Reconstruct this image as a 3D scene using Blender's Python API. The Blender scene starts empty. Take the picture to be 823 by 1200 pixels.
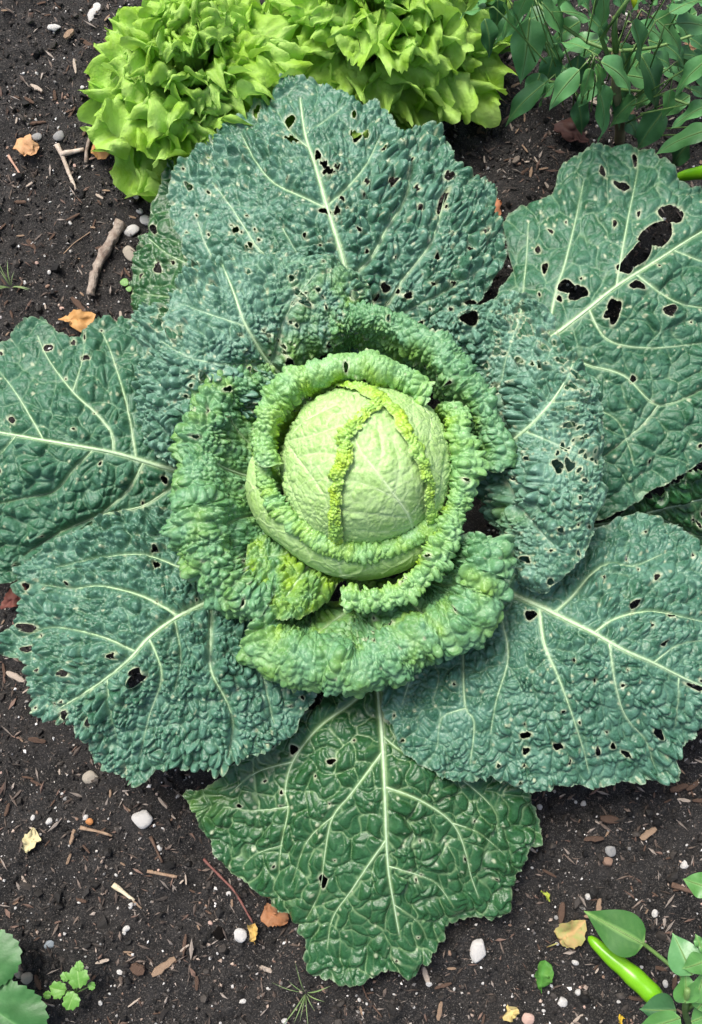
import bpy, math, random
import numpy as np
from mathutils import Vector, Matrix

random.seed(7)
rng = np.random.default_rng(7)
R = math.radians
scene = bpy.context.scene
col = scene.collection

# ------------------------------------------------------------------ camera, sky, sun, exposure
FOV = R(55.0); TILT = R(11.0); DIST = 1.21
FPX = 600.0 / math.tan(FOV / 2)
cam_d = bpy.data.cameras.new('camera'); cam = bpy.data.objects.new('camera', cam_d); col.objects.link(cam)
cam_d.sensor_fit = 'VERTICAL'; cam_d.angle = FOV; cam_d.clip_start = 0.02; cam_d.clip_end = 200
cam.location = (0, -DIST * math.sin(TILT), DIST * math.cos(TILT)); cam.rotation_euler = (TILT, 0, 0)
scene.camera = cam
CAM = np.array(cam.location)

SUN_EL, SUN_AZ = R(62), R(-35)          # azimuth from +Y, positive to +X
world = bpy.data.worlds.new('World'); scene.world = world; world.use_nodes = True
wn = world.node_tree.nodes; wl = world.node_tree.links
sky = wn.new('ShaderNodeTexSky'); sky.sky_type = 'NISHITA'; sky.sun_disc = False
sky.sun_elevation = SUN_EL; sky.sun_rotation = SUN_AZ
sky.air_density = 1.0; sky.dust_density = 5.0; sky.ozone_density = 0.4
bg = wn['Background']; bg.inputs['Strength'].default_value = 0.064
wl.new(sky.outputs['Color'], bg.inputs['Color'])
sun_d = bpy.data.lights.new('sun', 'SUN'); sun = bpy.data.objects.new('sun', sun_d); col.objects.link(sun)
sun_d.energy = 1.5; sun_d.angle = R(24); sun_d.color = (1.0, 0.97, 0.92)
sv = Vector((math.sin(SUN_AZ) * math.cos(SUN_EL), math.cos(SUN_AZ) * math.cos(SUN_EL), math.sin(SUN_EL)))
sun.rotation_euler = sv.to_track_quat('Z', 'Y').to_euler(); sun.location = (0, 0, 4)
scene.view_settings.view_transform = 'Standard'; scene.view_settings.look = 'None'
scene.view_settings.exposure = 1.4; scene.view_settings.gamma = 1.0
scene.view_settings.use_curve_mapping = False
scene.cycles.use_denoising = True
scene.cycles.max_bounces = 6

# ------------------------------------------------------------------ small maths
ct, st = math.cos(TILT), math.sin(TILT)
def at(px, py, z):
    """point of the place at height z (m) seen at photograph position px, py"""
    px = np.asarray(px, float); py = np.asarray(py, float); z = np.asarray(z, float)
    dx = (px - 411.5) / FPX; dy = -(py - 600.0) / FPX; dz = -np.ones_like(dx)
    wy = dy * ct - dz * st; wz = dy * st + dz * ct
    t = (z - CAM[2]) / wz
    return np.stack([CAM[0] + t * dx, CAM[1] + t * wy, CAM[2] + t * wz], -1)

def hsh(i, j, s):
    i = i.astype(np.int64); j = j.astype(np.int64)
    h = (i * 374761393 + j * 668265263 + s * 974634777) & 0x7fffffff
    h = ((h ^ (h >> 13)) * 1274126177) & 0x7fffffff
    h = ((h ^ (h >> 16)) * 668265263) & 0x7fffffff
    return ((h ^ (h >> 15)) & 0xffffff) / float(0x1000000)

def noise(x, y, s=0):
    xi = np.floor(x); yi = np.floor(y); fx = x - xi; fy = y - yi
    fx = fx * fx * (3 - 2 * fx); fy = fy * fy * (3 - 2 * fy)
    a = hsh(xi, yi, s); b = hsh(xi + 1, yi, s); c = hsh(xi, yi + 1, s); d = hsh(xi + 1, yi + 1, s)
    return (a * (1 - fx) + b * fx) * (1 - fy) + (c * (1 - fx) + d * fx) * fy * 1.0 - 0.5

def fbm(x, y, s=0, o=3):
    r = 0; a = 1.0
    for k in range(o):
        r = r + a * noise(x * 2 ** k, y * 2 ** k, s + k * 17); a *= 0.5
    return r

def worley(x, y, s=0, jit=0.85):
    """distances to the two nearest cell points and the nearest cell's random number"""
    xi = np.floor(x); yi = np.floor(y)
    f1 = np.full(x.shape, 9.0); f2 = np.full(x.shape, 9.0); cid = np.zeros(x.shape)
    for di in (-1, 0, 1):
        for dj in (-1, 0, 1):
            cx = xi + di; cy = yi + dj
            px = cx + 0.5 + jit * (hsh(cx, cy, s) - 0.5); py = cy + 0.5 + jit * (hsh(cx, cy, s + 5) - 0.5)
            d = np.hypot(px - x, py - y)
            n = d < f1
            f2 = np.where(n, f1, np.minimum(f2, d)); cid = np.where(n, hsh(cx, cy, s + 9), cid); f1 = np.where(n, d, f1)
    return f1, f2, cid

def bubbles(x, y, s=0, lo=.36, hi=.82):
    """height of a crowd of balls of uneven size: puffy tops with sharp creases between them"""
    xi = np.floor(x); yi = np.floor(y); h = np.zeros(x.shape); cid = np.zeros(x.shape)
    for di in (-1, 0, 1):
        for dj in (-1, 0, 1):
            cx = xi + di; cy = yi + dj; r = hsh(cx, cy, s + 9); R_ = lo + (hi - lo) * r
            d2 = (cx + hsh(cx, cy, s) - x) ** 2 + (cy + hsh(cx, cy, s + 5) - y) ** 2
            k = np.sqrt(np.clip(R_ * R_ - d2, 0, 9)); n = k > h
            h = np.where(n, k, h); cid = np.where(n, r, cid)
    return h, cid

def spline(pts, closed=False, step=5.0):
    p = np.array(pts, float); n = len(p); out = []
    rngi = range(n) if closed else range(n - 1)
    for i in rngi:
        if closed: a, b, c, d = p[(i - 1) % n], p[i], p[(i + 1) % n], p[(i + 2) % n]
        else: a, b, c, d = p[max(i - 1, 0)], p[i], p[i + 1], p[min(i + 2, n - 1)]
        k = max(1, int(np.linalg.norm((c - b)[:2]) / step))
        for q in range(k):
            t = q / k
            out.append(0.5 * (2 * b + (c - a) * t + (2 * a - 5 * b + 4 * c - d) * t * t + (3 * b - a - 3 * c + d) * t ** 3))
    if not closed: out.append(p[-1])
    return np.array(out)

def seg_dist(G, poly, closed=False, vals=None):
    """distance of points G to a polyline; with vals also the value along it at the nearest point"""
    best = np.full(len(G), 1e9); bv = np.zeros(len(G))
    m = len(poly); rngi = range(m) if closed else range(m - 1)
    for i in rngi:
        a = poly[i][:2]; b = poly[(i + 1) % m][:2]; ab = b - a; L = ab @ ab + 1e-9
        t = np.clip(((G - a) @ ab) / L, 0, 1)
        d = np.hypot(G[:, 0] - a[0] - t * ab[0], G[:, 1] - a[1] - t * ab[1])
        if vals is not None:
            bv = np.where(d < best, vals[i] + (vals[(i + 1) % m] - vals[i]) * t, bv)
        best = np.minimum(best, d)
    return (best, bv) if vals is not None else best

def poly_sdf(G, poly):
    d = seg_dist(G, poly, True); ins = np.zeros(len(G), bool); m = len(poly)
    for i in range(m):
        x0, y0 = poly[i][:2]; x1, y1 = poly[(i + 1) % m][:2]
        if y0 == y1: continue
        c = (G[:, 1] > min(y0, y1)) & (G[:, 1] <= max(y0, y1))
        xs = x0 + (G[:, 1] - y0) * (x1 - x0) / (y1 - y0)
        ins ^= c & (G[:, 0] < xs)
    return np.where(ins, -d, d)

def tps(pts, reg=0.02):
    p = np.array(pts, float); n = len(p); s = 100.0
    q = p[:, :2] / s
    def U(r2): return np.where(r2 > 1e-12, r2 * np.log(r2 + 1e-12), 0.0)
    K = U(((q[:, None] - q[None]) ** 2).sum(-1)) + reg * np.eye(n)
    A = np.zeros((n + 3, n + 3)); A[:n, :n] = K; A[:n, n] = 1; A[:n, n + 1:] = q; A[n, :n] = 1; A[n + 1:, :n] = q.T
    w = np.linalg.solve(A, np.concatenate([p[:, 2], np.zeros(3)]))
    def f(x, y):
        gx = np.asarray(x, float) / s; gy = np.asarray(y, float) / s
        r = w[n] + w[n + 1] * gx + w[n + 2] * gy
        for i in range(n): r = r + w[i] * U((gx - q[i, 0]) ** 2 + (gy - q[i, 1]) ** 2)
        return r
    return f

# ------------------------------------------------------------------ mesh + object helpers
def mesh_from(name, V, F, attrs=None, smooth=True):
    V = np.asarray(V, np.float32); F = np.asarray(F, np.int32)
    me = bpy.data.meshes.new(name); k = F.shape[1]
    me.vertices.add(len(V)); me.vertices.foreach_set('co', V.ravel())
    me.loops.add(F.size); me.loops.foreach_set('vertex_index', F.ravel())
    me.polygons.add(len(F)); me.polygons.foreach_set('loop_start', np.arange(0, F.size, k, dtype=np.int32))
    me.polygons.foreach_set('loop_total', np.full(len(F), k, np.int32))
    me.polygons.foreach_set('use_smooth', np.full(len(F), smooth, bool))
    for n, a in (attrs or {}).items():
        a = np.asarray(a, np.float32)
        if a.ndim == 1:
            t = me.attributes.new(n, 'FLOAT', 'POINT'); t.data.foreach_set('value', a)
        else:
            t = me.attributes.new(n, 'FLOAT_COLOR', 'POINT')
            t.data.foreach_set('color', np.concatenate([a, np.ones((len(a), 1), np.float32)], 1).ravel())
    me.update(calc_edges=True); me.validate()
    return me

def obj(name, me, mat=None, parent=None, loc=None):
    o = bpy.data.objects.new(name, me); col.objects.link(o)
    if mat is not None and not me.materials: me.materials.append(mat)
    if parent is not None:
        o.parent = parent; o.matrix_parent_inverse = parent_inv(parent)
    if loc is not None: o.location = loc
    return o

def parent_inv(p):
    m = Matrix.Translation(p.location) @ p.rotation_euler.to_matrix().to_4x4()
    if p.parent is not None:
        m = p.matrix_parent_inverse @ m; m = parent_mat(p.parent) @ m
    return m.inverted()
def parent_mat(p):
    m = Matrix.Translation(p.location) @ p.rotation_euler.to_matrix().to_4x4()
    if p.parent is not None: m = parent_mat(p.parent) @ p.matrix_parent_inverse @ m
    return m

def thing(name, label, cat, loc, group=None):
    o = bpy.data.objects.new(name, None); col.objects.link(o); o.empty_display_size = 0.03
    o.location = loc; tag(o, label, cat, group); return o
def tag(o, label, cat, group=None, kind=None):
    if label: o['label'] = label
    if cat: o['category'] = cat
    if group: o['group'] = group
    if kind: o['kind'] = kind
    return o

def tube(path, rad, k=7, flat=1.0, up=None):
    """tapered tube along world points"""
    P = np.asarray(path, float); n = len(P); r = np.broadcast_to(np.asarray(rad, float), (n,))
    T = np.gradient(P, axis=0); T /= np.linalg.norm(T, axis=1, keepdims=True) + 1e-12
    upv = np.array([0, 0, 1.0]) if up is None else np.asarray(up, float)
    upv = np.broadcast_to(upv, P.shape)
    S = np.cross(T, upv); ln = np.linalg.norm(S, axis=1, keepdims=True)
    S = np.where(ln < 1e-3, np.array([1.0, 0, 0]), S / (ln + 1e-12)); N = np.cross(S, T)
    V = []
    for j in range(k):
        a = 2 * math.pi * j / k
        V.append(P + S * (math.cos(a) * r)[:, None] + N * (math.sin(a) * r * flat)[:, None])
    V = np.stack(V, 1).reshape(-1, 3)
    F = []
    for i in range(n - 1):
        for j in range(k):
            F.append((i * k + j, i * k + (j + 1) % k, (i + 1) * k + (j + 1) % k, (i + 1) * k + j))
    c0, c1 = len(V), len(V) + 1
    V = np.concatenate([V, P[:1], P[-1:]])
    for j in range(k):
        F.append((c0, (j + 1) % k, j, j)); e = (n - 1) * k
        F.append((c1, e + j, e + (j + 1) % k, e + (j + 1) % k))
    Q = []
    for f in F:
        if f[2] == f[3]: Q.append(f[:3])
        else: Q.append((f[0], f[1], f[2])); Q.append((f[0], f[2], f[3]))
    return V, np.array(Q)

# ------------------------------------------------------------------ materials
def new_mat(name):
    m = bpy.data.materials.new(name); m.use_nodes = True
    nt = m.node_tree; b = nt.nodes['Principled BSDF']; return m, nt, b
def N(nt, t, **kw):
    n = nt.nodes.new(t)
    for k, v in kw.items():
        if hasattr(n, k): setattr(n, k, v)
        else: n.inputs[k].default_value = v
    return n
def rgba(c): return (c[0], c[1], c[2], 1.0)
def mixc(nt, fac, a, b, mode='MIX'):
    n = nt.nodes.new('ShaderNodeMix'); n.data_type = 'RGBA'; n.blend_type = mode
    for s, v in ((0, fac), (6, a), (7, b)):
        if hasattr(v, 'is_linked'): nt.links.new(v, n.inputs[s])
        elif s == 0: n.inputs[0].default_value = v
        else: n.inputs[s].default_value = rgba(v)
    return n.outputs[2]
def attr(nt, name, out='Fac'): return N(nt, 'ShaderNodeAttribute', attribute_name=name).outputs[out]
def nz(nt, scale, detail=4, rough=0.55, dist=0.0):
    tc = N(nt, 'ShaderNodeTexCoord')
    n = N(nt, 'ShaderNodeTexNoise'); n.inputs['Scale'].default_value = scale; n.inputs['Detail'].default_value = detail
    n.inputs['Roughness'].default_value = rough; n.inputs['Distortion'].default_value = dist
    nt.links.new(tc.outputs['Object'], n.inputs['Vector']); return n.outputs['Fac']
def ramp(nt, fac, stops):
    n = N(nt, 'ShaderNodeValToRGB'); e = n.color_ramp.elements
    while len(e) < len(stops): e.new(0.5)
    for k, (p, c) in enumerate(stops): e[k].position = p; e[k].color = rgba(c)
    nt.links.new(fac, n.inputs['Fac']); return n.outputs['Color']
def bump(nt, b, h, strength=0.3, dist=0.001):
    n = N(nt, 'ShaderNodeBump'); n.inputs['Strength'].default_value = strength; n.inputs['Distance'].default_value = dist
    nt.links.new(h, n.inputs['Height']); nt.links.new(n.outputs['Normal'], b.inputs['Normal'])
def translucent(nt, b, colour_socket, w):
    out = nt.nodes['Material Output']; t = N(nt, 'ShaderNodeBsdfTranslucent'); mx = N(nt, 'ShaderNodeMixShader')
    mx.inputs[0].default_value = w
    if hasattr(colour_socket, 'is_linked'): nt.links.new(colour_socket, t.inputs['Color'])
    else: t.inputs['Color'].default_value = rgba(colour_socket)
    nt.links.new(b.outputs[0], mx.inputs[1]); nt.links.new(t.outputs[0], mx.inputs[2]); nt.links.new(mx.outputs[0], out.inputs['Surface'])

def savoy_mat(name, deep, bloom, young, vein, rough=(0.20, 0.40), spec=0.5, bloom_amt=1.0, tr=0.06, fine=0.30, fscale=230):
    m, nt, b = new_mat(name)
    n1 = nz(nt, 55, 5, 0.6, 0.4)
    f = ramp(nt, n1, [(0.36, (0, 0, 0)), (0.62, (1, 1, 1))])
    bl = N(nt, 'ShaderNodeMath', operation='MULTIPLY'); nt.links.new(f, bl.inputs[0]); bl.inputs[1].default_value = bloom_amt
    c = mixc(nt, bl.outputs[0], deep, bloom)
    n2 = nz(nt, 420, 2)
    c = mixc(nt, ramp(nt, n2, [(0.35, (0, 0, 0)), (0.7, (0.28, 0.28, 0.28))]), c, tuple(min(1, q * 1.9) for q in bloom))
    c = mixc(nt, attr(nt, 'young'), c, young)
    c = mixc(nt, attr(nt, 'vein'), c, vein)
    c = mixc(nt, attr(nt, 'rim'), c, (0.44, 0.50, 0.32))
    nt.links.new(c, b.inputs['Base Color'])
    rr = N(nt, 'ShaderNodeMapRange'); rr.inputs['To Min'].default_value = rough[0]; rr.inputs['To Max'].default_value = rough[1]
    nt.links.new(n1, rr.inputs['Value']); nt.links.new(rr.outputs[0], b.inputs['Roughness'])
    b.inputs['Specular IOR Level'].default_value = spec
    tc = N(nt, 'ShaderNodeTexCoord'); dn = N(nt, 'ShaderNodeTexNoise'); dn.inputs['Scale'].default_value = 90; nt.links.new(tc.outputs['Object'], dn.inputs['Vector'])
    va = N(nt, 'ShaderNodeMixRGB'); va.inputs[0].default_value = 0.012; nt.links.new(tc.outputs['Object'], va.inputs[1]); nt.links.new(dn.outputs['Color'], va.inputs[2])
    vo = N(nt, 'ShaderNodeTexVoronoi', feature='F1'); vo.inputs['Scale'].default_value = fscale; nt.links.new(va.outputs[0], vo.inputs['Vector'])
    hs = N(nt, 'ShaderNodeMath', operation='MULTIPLY_ADD'); hs.inputs[1].default_value = -1.0; nt.links.new(vo.outputs['Distance'], hs.inputs[0]); nt.links.new(nz(nt, 600, 4, .65), hs.inputs[2])
    bump(nt, b, hs.outputs[0], fine, 0.0024)
    translucent(nt, b, c, tr)
    return m

M_OUT = savoy_mat('savoy_leaf_blue_green', (0.024, 0.100, 0.048), (0.092, 0.215, 0.150), (0.20, 0.38, 0.05), (0.44, 0.62, 0.36), spec=0.55)
M_OUT2 = savoy_mat('savoy_leaf_grey_green', (0.042, 0.135, 0.074), (0.140, 0.280, 0.205), (0.20, 0.38, 0.05), (0.42, 0.60, 0.38))
M_OUT3 = savoy_mat('savoy_leaf_deep_green', (0.017, 0.085, 0.033), (0.060, 0.160, 0.098), (0.20, 0.38, 0.05), (0.46, 0.64, 0.36), rough=(0.26, 0.44), spec=0.4)
M_DARK = savoy_mat('savoy_leaf_dark_green', (0.014, 0.074, 0.018), (0.034, 0.115, 0.042), (0.15, 0.30, 0.05), (0.40, 0.58, 0.28), rough=(0.14, 0.30), spec=0.6, bloom_amt=0.7, fine=0.3, fscale=130)
M_MID = savoy_mat('savoy_leaf_mid_green', (0.075, 0.215, 0.070), (0.140, 0.315, 0.165), (0.24, 0.42, 0.03), (0.50, 0.68, 0.36))
M_RING = savoy_mat('savoy_leaf_bright_green', (0.150, 0.330, 0.075), (0.215, 0.430, 0.185), (0.33, 0.53, 0.04), (0.60, 0.78, 0.42))
M_FRILL = savoy_mat('savoy_margin_yellow_green', (0.22, 0.43, 0.05), (0.29, 0.53, 0.13), (0.38, 0.58, 0.04), (0.60, 0.78, 0.42))
M_HEAD = savoy_mat('cabbage_head_pale_green', (0.32, 0.55, 0.15), (0.40, 0.63, 0.24), (0.42, 0.64, 0.10), (0.70, 0.86, 0.48), rough=(0.30, 0.5), spec=0.5, tr=0.10, fine=0.28, fscale=140)
def plain(name, c1, c2, scale=90, rough=0.6, spec=0.4, bmp=0.3, tr=0.0, bdist=0.001, bscale=None):
    m, nt, b = new_mat(name)
    c = mixc(nt, ramp(nt, nz(nt, scale, 5, 0.6), [(0.35, (0, 0, 0)), (0.65, (1, 1, 1))]), c1, c2)
    nt.links.new(c, b.inputs['Base Color']); b.inputs['Roughness'].default_value = rough
    b.inputs['Specular IOR Level'].default_value = spec
    if bmp: bump(nt, b, nz(nt, bscale or scale * 4, 4), bmp, bdist)
    if tr: translucent(nt, b, c, tr)
    return m
M_VEIN = plain('vein_pale_green', (0.40, 0.58, 0.34), (0.52, 0.68, 0.44), 200, 0.45, 0.5, 0.15)
M_VEIN_H = plain('vein_head_cream_green', (0.58, 0.76, 0.40), (0.66, 0.82, 0.48), 200, 0.45, 0.4, 0.1)

BUMP = 1.5
# ------------------------------------------------------------------ savoy leaf engine
def build_leaf(name, outline, mapf, mat, parent, step=1.25, veins=(), holes=(), nholes=0, hole_r=(1.4, 3.4),
               S1=17, a1=3.0, S2=7.5, a2=1.6, seed=0, ruffle=6.0, ruffle_s=34, curl=0.0, curl_w=22, edge=5.0,
               young=None, net=0.30, vw=1.0, flatv=5.5, vein_mat=None, sub_veins=True, h_scale=1e-3, rib_name='midrib',
               young_edge=0.0, warp=5.0, ridge=0.0, specks=0.0, rmin=0.45):
    """outline, veins, holes in leaf parameters (about mm); mapf maps parameters to the base surface.
    veins: list of (points, width0, width1), the first is the midrib."""
    out = spline(outline, True, 5.0)
    lo = out.min(0) - 3; hi = out.max(0) + 3
    xs = np.arange(lo[0], hi[0], step); ys = np.arange(lo[1], hi[1], step)
    X, Y = np.meshgrid(xs, ys); ny, nx = X.shape
    X = X + (np.arange(ny)[:, None] % 2) * step * 0.5
    G = np.stack([X.ravel(), Y.ravel()], 1)
    vs = [(spline(v[0], False, 7.0), v[1], v[2]) for v in veins]
    ri = np.random.default_rng(1000 + seed)
    HL = [(h[0], h[1], h[2], h[3] if len(h) > 3 else h[2], h[4] if len(h) > 4 else 0.0) for h in holes]
    tries = 0
    while nholes > 0 and tries < 4000:
        tries += 1
        g = G[ri.integers(len(G))]
        if poly_sdf(g[None], out[::2])[0] > -4: continue
        if any(seg_dist(g[None], v[0])[0] < 5 for v in vs[:1]): continue
        # holes come in clusters
        if noise(np.array([g[0] / 45]), np.array([g[1] / 45]), seed + 77)[0] < ri.uniform(-0.35, 0.25): continue
        r = min(hole_r[1] * 1.6, hole_r[0] * math.exp(abs(ri.normal()) * 0.55))
        HL.append((g[0], g[1], r * ri.uniform(0.9, 1.6), r, ri.uniform(0, 3.14))); nholes -= 1

    cs = 3.0; cgx = np.arange(lo[0] - 6, hi[0] + 9, cs); cgy = np.arange(lo[1] - 6, hi[1] + 9, cs)
    CXg, CYg = np.meshgrid(cgx, cgy)
    CG = poly_sdf(np.stack([CXg.ravel(), CYg.ravel()], 1), out).reshape(CXg.shape)
    def outd(P):
        fx = np.clip((P[:, 0] - cgx[0]) / cs, 0, len(cgx) - 1.001); fy = np.clip((P[:, 1] - cgy[0]) / cs, 0, len(cgy) - 1.001)
        ix = fx.astype(int); iy = fy.astype(int); fx = fx - ix; fy = fy - iy
        d = (CG[iy, ix] * (1 - fx) + CG[iy, ix + 1] * fx) * (1 - fy) + (CG[iy + 1, ix] * (1 - fx) + CG[iy + 1, ix + 1] * fx) * fy
        d = d + edge * fbm(P[:, 0] / 9, P[:, 1] / 9, seed + 3, 2)
        return d
    def holed(P):
        d = np.full(len(P), 99.0)
        for (hx, hy, rx, ry, an) in HL:
            c, s = math.cos(an), math.sin(an)
            m = (abs(P[:, 0] - hx) < 3 * rx + 8) & (abs(P[:, 1] - hy) < 3 * rx + 8)
            if not m.any(): continue
            q = P[m] - (hx, hy); u = (q[:, 0] * c + q[:, 1] * s) / rx; v = (-q[:, 0] * s + q[:, 1] * c) / ry
            k = np.hypot(u, v); th = np.arctan2(v, u)
            k = k * (1 + 0.16 * np.sin(2 * th + hx) + 0.12 * np.sin(3 * th + hy))
            d[m] = np.minimum(d[m], (k - 1) * min(rx, ry))
        return d
    D = outd(G); H = holed(G); T = np.maximum(D, -H)
    Tg = T.reshape(ny, nx); gy, gx = np.gradient(Tg, ys[1] - ys[0], xs[1] - xs[0])
    g2 = (gx ** 2 + gy ** 2).ravel() + 1e-6
    mv = (np.abs(T) < 0.55 * step)
    G[mv] -= (T * (1 / np.maximum(g2, 0.3)))[mv, None] * np.stack([gx.ravel(), gy.ravel()], 1)[mv]
    T = np.where(mv, 0.0, T)
    idx = np.arange(ny * nx).reshape(ny, nx)
    a, b, c, d = idx[:-1, :-1], idx[:-1, 1:], idx[1:, :-1], idx[1:, 1:]
    ev = (np.arange(ny - 1)[:, None] % 2 == 0) & np.ones((1, nx - 1), bool)
    t1 = np.where(ev[..., None], np.stack([a, b, c], -1), np.stack([a, b, d], -1)).reshape(-1, 3)
    t2 = np.where(ev[..., None], np.stack([b, d, c], -1), np.stack([a, d, c], -1)).reshape(-1, 3)
    F = np.concatenate([t1, t2])
    F = F[(T[F] <= 1e-6).all(1)]
    used = np.unique(F); remap = np.full(len(G), -1); remap[used] = np.arange(len(used))
    F = remap[F][:, ::-1]; G = G[used]

    def evaluate(P):
        D = outd(P); H = holed(P)
        dv = np.full(len(P), 1e3); vc = np.zeros(len(P))
        for (pl, w0, w1) in vs:
            l2 = pl.min(0)[:2] - 22; h2 = pl.max(0)[:2] + 22
            mk = (P[:, 0] > l2[0]) & (P[:, 0] < h2[0]) & (P[:, 1] > l2[1]) & (P[:, 1] < h2[1])
            if not mk.any(): continue
            dd, w = seg_dist(P[mk], pl, False, np.linspace(w0, w1, len(pl)))
            dv[mk] = np.minimum(dv[mk], dd - w)
            vc[mk] = np.maximum(vc[mk], np.exp(-(dd / (w * 0.7 + 0.4)) ** 2) * np.clip(0.15 + w * 0.3, 0, 1))
        dv = np.maximum(dv, 0)
        wx = P[:, 0] + warp * noise(P[:, 0] / 16, P[:, 1] / 16, seed + 11) * 2; wy = P[:, 1] + warp * noise(P[:, 0] / 16, P[:, 1] / 16, seed + 12) * 2
        f1, f2, c1 = worley(wx / S1, wy / S1, seed + 21)
        e1 = f2 - f1
        cre = (1 - np.exp(-e1 / 0.3)) * (0.5 + 0.6 * c1)
        g1, g2, c2 = worley(wx / S2 + 7.3, wy / S2, seed + 31, 0.95)
        dome = (1 - np.exp(-(g2 - g1) / 0.17)) * (0.30 + 0.70 * np.sqrt(np.clip(1 - (g1 / 0.82) ** 2, 0, 1))) * (0.45 + 0.75 * c2)
        q1, q2, c4 = worley(wx / (S2 * .62) + 1.3, wy / (S2 * .62), seed + 35, 0.95)
        dsm = (1 - np.exp(-(q2 - q1) / 0.17)) * (0.30 + 0.70 * np.sqrt(np.clip(1 - (q1 / 0.82) ** 2, 0, 1))) * (0.45 + 0.75 * c4)
        sel = np.clip(0.35 + 4.0 * noise(P[:, 0] / 24, P[:, 1] / 24, seed + 27), 0, 1)
        dome = dome * (1 - sel) + 0.72 * dsm * sel
        k1, k2, c3 = worley(wx / (S2 * 0.5) + 3.1, wy / (S2 * 0.5), seed + 41, 0.95)
        d3 = np.sqrt(np.clip(1 - (k1 / 0.85) ** 2, 0, 1)) * c3
        fl = 1 - 0.92 * np.exp(-(dv / flatv) ** 2) * np.clip(.55 + vc, 0, 1)
        region = np.clip(0.85 + 0.9 * noise(P[:, 0] / 60, P[:, 1] / 60, seed + 51), rmin, 1.4)
        h = BUMP * (a1 * 0.16 * S1 * cre + a2 * 0.66 * S2 * dome * (0.55 + 0.45 * np.clip(cre * 1.4, 0, 1)) + a2 * 0.10 * S2 * d3) * fl * region + ridge * np.exp(-(e1 * S1 / 1.6) ** 2)
        h = h + 0.35 * fbm(P[:, 0] / 5, P[:, 1] / 5, seed + 8, 2)
        ins = np.clip(-D, 0, 80)
        h = h + ruffle * np.exp(-ins / 26) * fbm(P[:, 0] / ruffle_s, P[:, 1] / ruffle_s, seed + 61, 2) * 1.6
        h = h + ruffle * 1.6 * fbm(P[:, 0] / 70, P[:, 1] / 70, seed + 63, 2) * fl
        h = h - curl * np.clip(1 - ins / curl_w, 0, 1) ** 2
        B = mapf(P); e = 1.0
        bx = mapf(P + (e, 0)) - B; by = mapf(P + (0, e)) - B
        Nn = np.cross(bx, by); Nn /= np.linalg.norm(Nn, axis=1, keepdims=True) + 1e-15
        Nn *= np.where((Nn * (CAM - B)).sum(1) < 0, -1, 1)[:, None]
        netv = net * 0.6 * np.exp(-(e1 * S1 / 1.2) ** 2) + 0.2 * net * np.exp(-((g2 - g1) * S2 / 1.2) ** 2)
        vcol = np.clip(np.maximum(vc, netv * (1 - np.clip(noise(P[:, 0] / 30, P[:, 1] / 30, seed + 71) * 1.5, 0, 0.8))), 0, 1)
        yv = np.zeros(len(P)) if young is None else np.clip(young(P), 0, 1)
        if young_edge: yv = np.clip(yv + young_edge * np.exp(-ins / 7) * (0.6 + fbm(P[:, 0] / 12, P[:, 1] / 12, seed + 81, 2)), 0, 1)
        yv = np.clip(yv * (0.35 + 0.5 * c2 + 1.3 * fbm(P[:, 0] / 16, P[:, 1] / 16, seed + 83, 2)), 0, 1)
        rim = np.clip(0.9 * np.exp(-(np.maximum(H, 0) / 1.3) ** 2) + 0.30 * np.exp(-(ins / 1.2) ** 2), 0, 1)
        if specks:
            w1, w2, w3 = worley(P[:, 0] / 11, P[:, 1] / 11, seed + 91, 1.0)
            thr = np.clip(specks * (1 + 2.4 * noise(P[:, 0] / 40, P[:, 1] / 40, seed + 92)), 0, .9)
            rim = np.maximum(rim, np.where(w3 < thr, np.clip(1.5 - w1 * 11 / (0.7 + 1.3 * w3 / np.maximum(thr, .01)), 0, .85), 0))
        return B + Nn * (h * h_scale)[:, None], Nn, vcol, yv, rim
    V, Nn, vc, yv, rim = evaluate(G)
    fa = np.cross(V[F[:, 1]] - V[F[:, 0]], V[F[:, 2]] - V[F[:, 0]])
    if (fa * (CAM - V[F[:, 0]])).sum() < 0: F = F[:, ::-1]
    o = obj(name, mesh_from(name, V, F, {'vein': vc, 'young': yv, 'rim': rim}), mat, parent)
    if sub_veins:
        for k, (pl, w0, w1) in enumerate(vs):
            ok = outd(pl[:, :2]) < -2
            if not ok.any(): continue
            last = np.argmax(~ok) if (~ok).any() and np.argmax(~ok) > 2 else len(pl)
            first = 0 if ok[0] else np.argmax(ok)
            q = pl[first:max(last, first + 3), :2]
            if len(q) < 3: continue
            VP, VN, *_ = evaluate(q)
            # smooth the height so the rib runs straight through the puckers
            for _ in range(2): VP[1:-1] = (VP[:-2] + VP[1:-1] * 2 + VP[2:]) / 4
            sc = np.linalg.norm(mapf(q + (1.0, 0)) - mapf(q), axis=1).mean()
            w = np.linspace(w0, w1, len(pl))[first:first + len(q)] * sc * 0.50 * vw * (1.0 if k == 0 else 0.62)
            w = w * (1 + 0.12 * np.sin(np.arange(len(q)) * 1.7 + seed))
            tv, tf = tube(VP + VN * (w * 0.15)[:, None], w, 7, 0.8, VN)
            obj(rib_name if k == 0 else 'vein', mesh_from('rib', tv, tf), vein_mat or M_VEIN, o)
    return o

def height_map(zpts, up=0.0):
    f = tps([(x, y, (z + up) * 0.01) for x, y, z in zpts])
    return lambda P: at(P[:, 0], P[:, 1], f(P[:, 0], P[:, 1]))
def spots(*ps):
    """young yellow-green patches: (x, y, radius, strength)"""
    return lambda P: sum(s * np.exp(-((P[:, 0] - x) ** 2 + (P[:, 1] - y) ** 2) / (r * r)) for x, y, r, s in ps)

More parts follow.
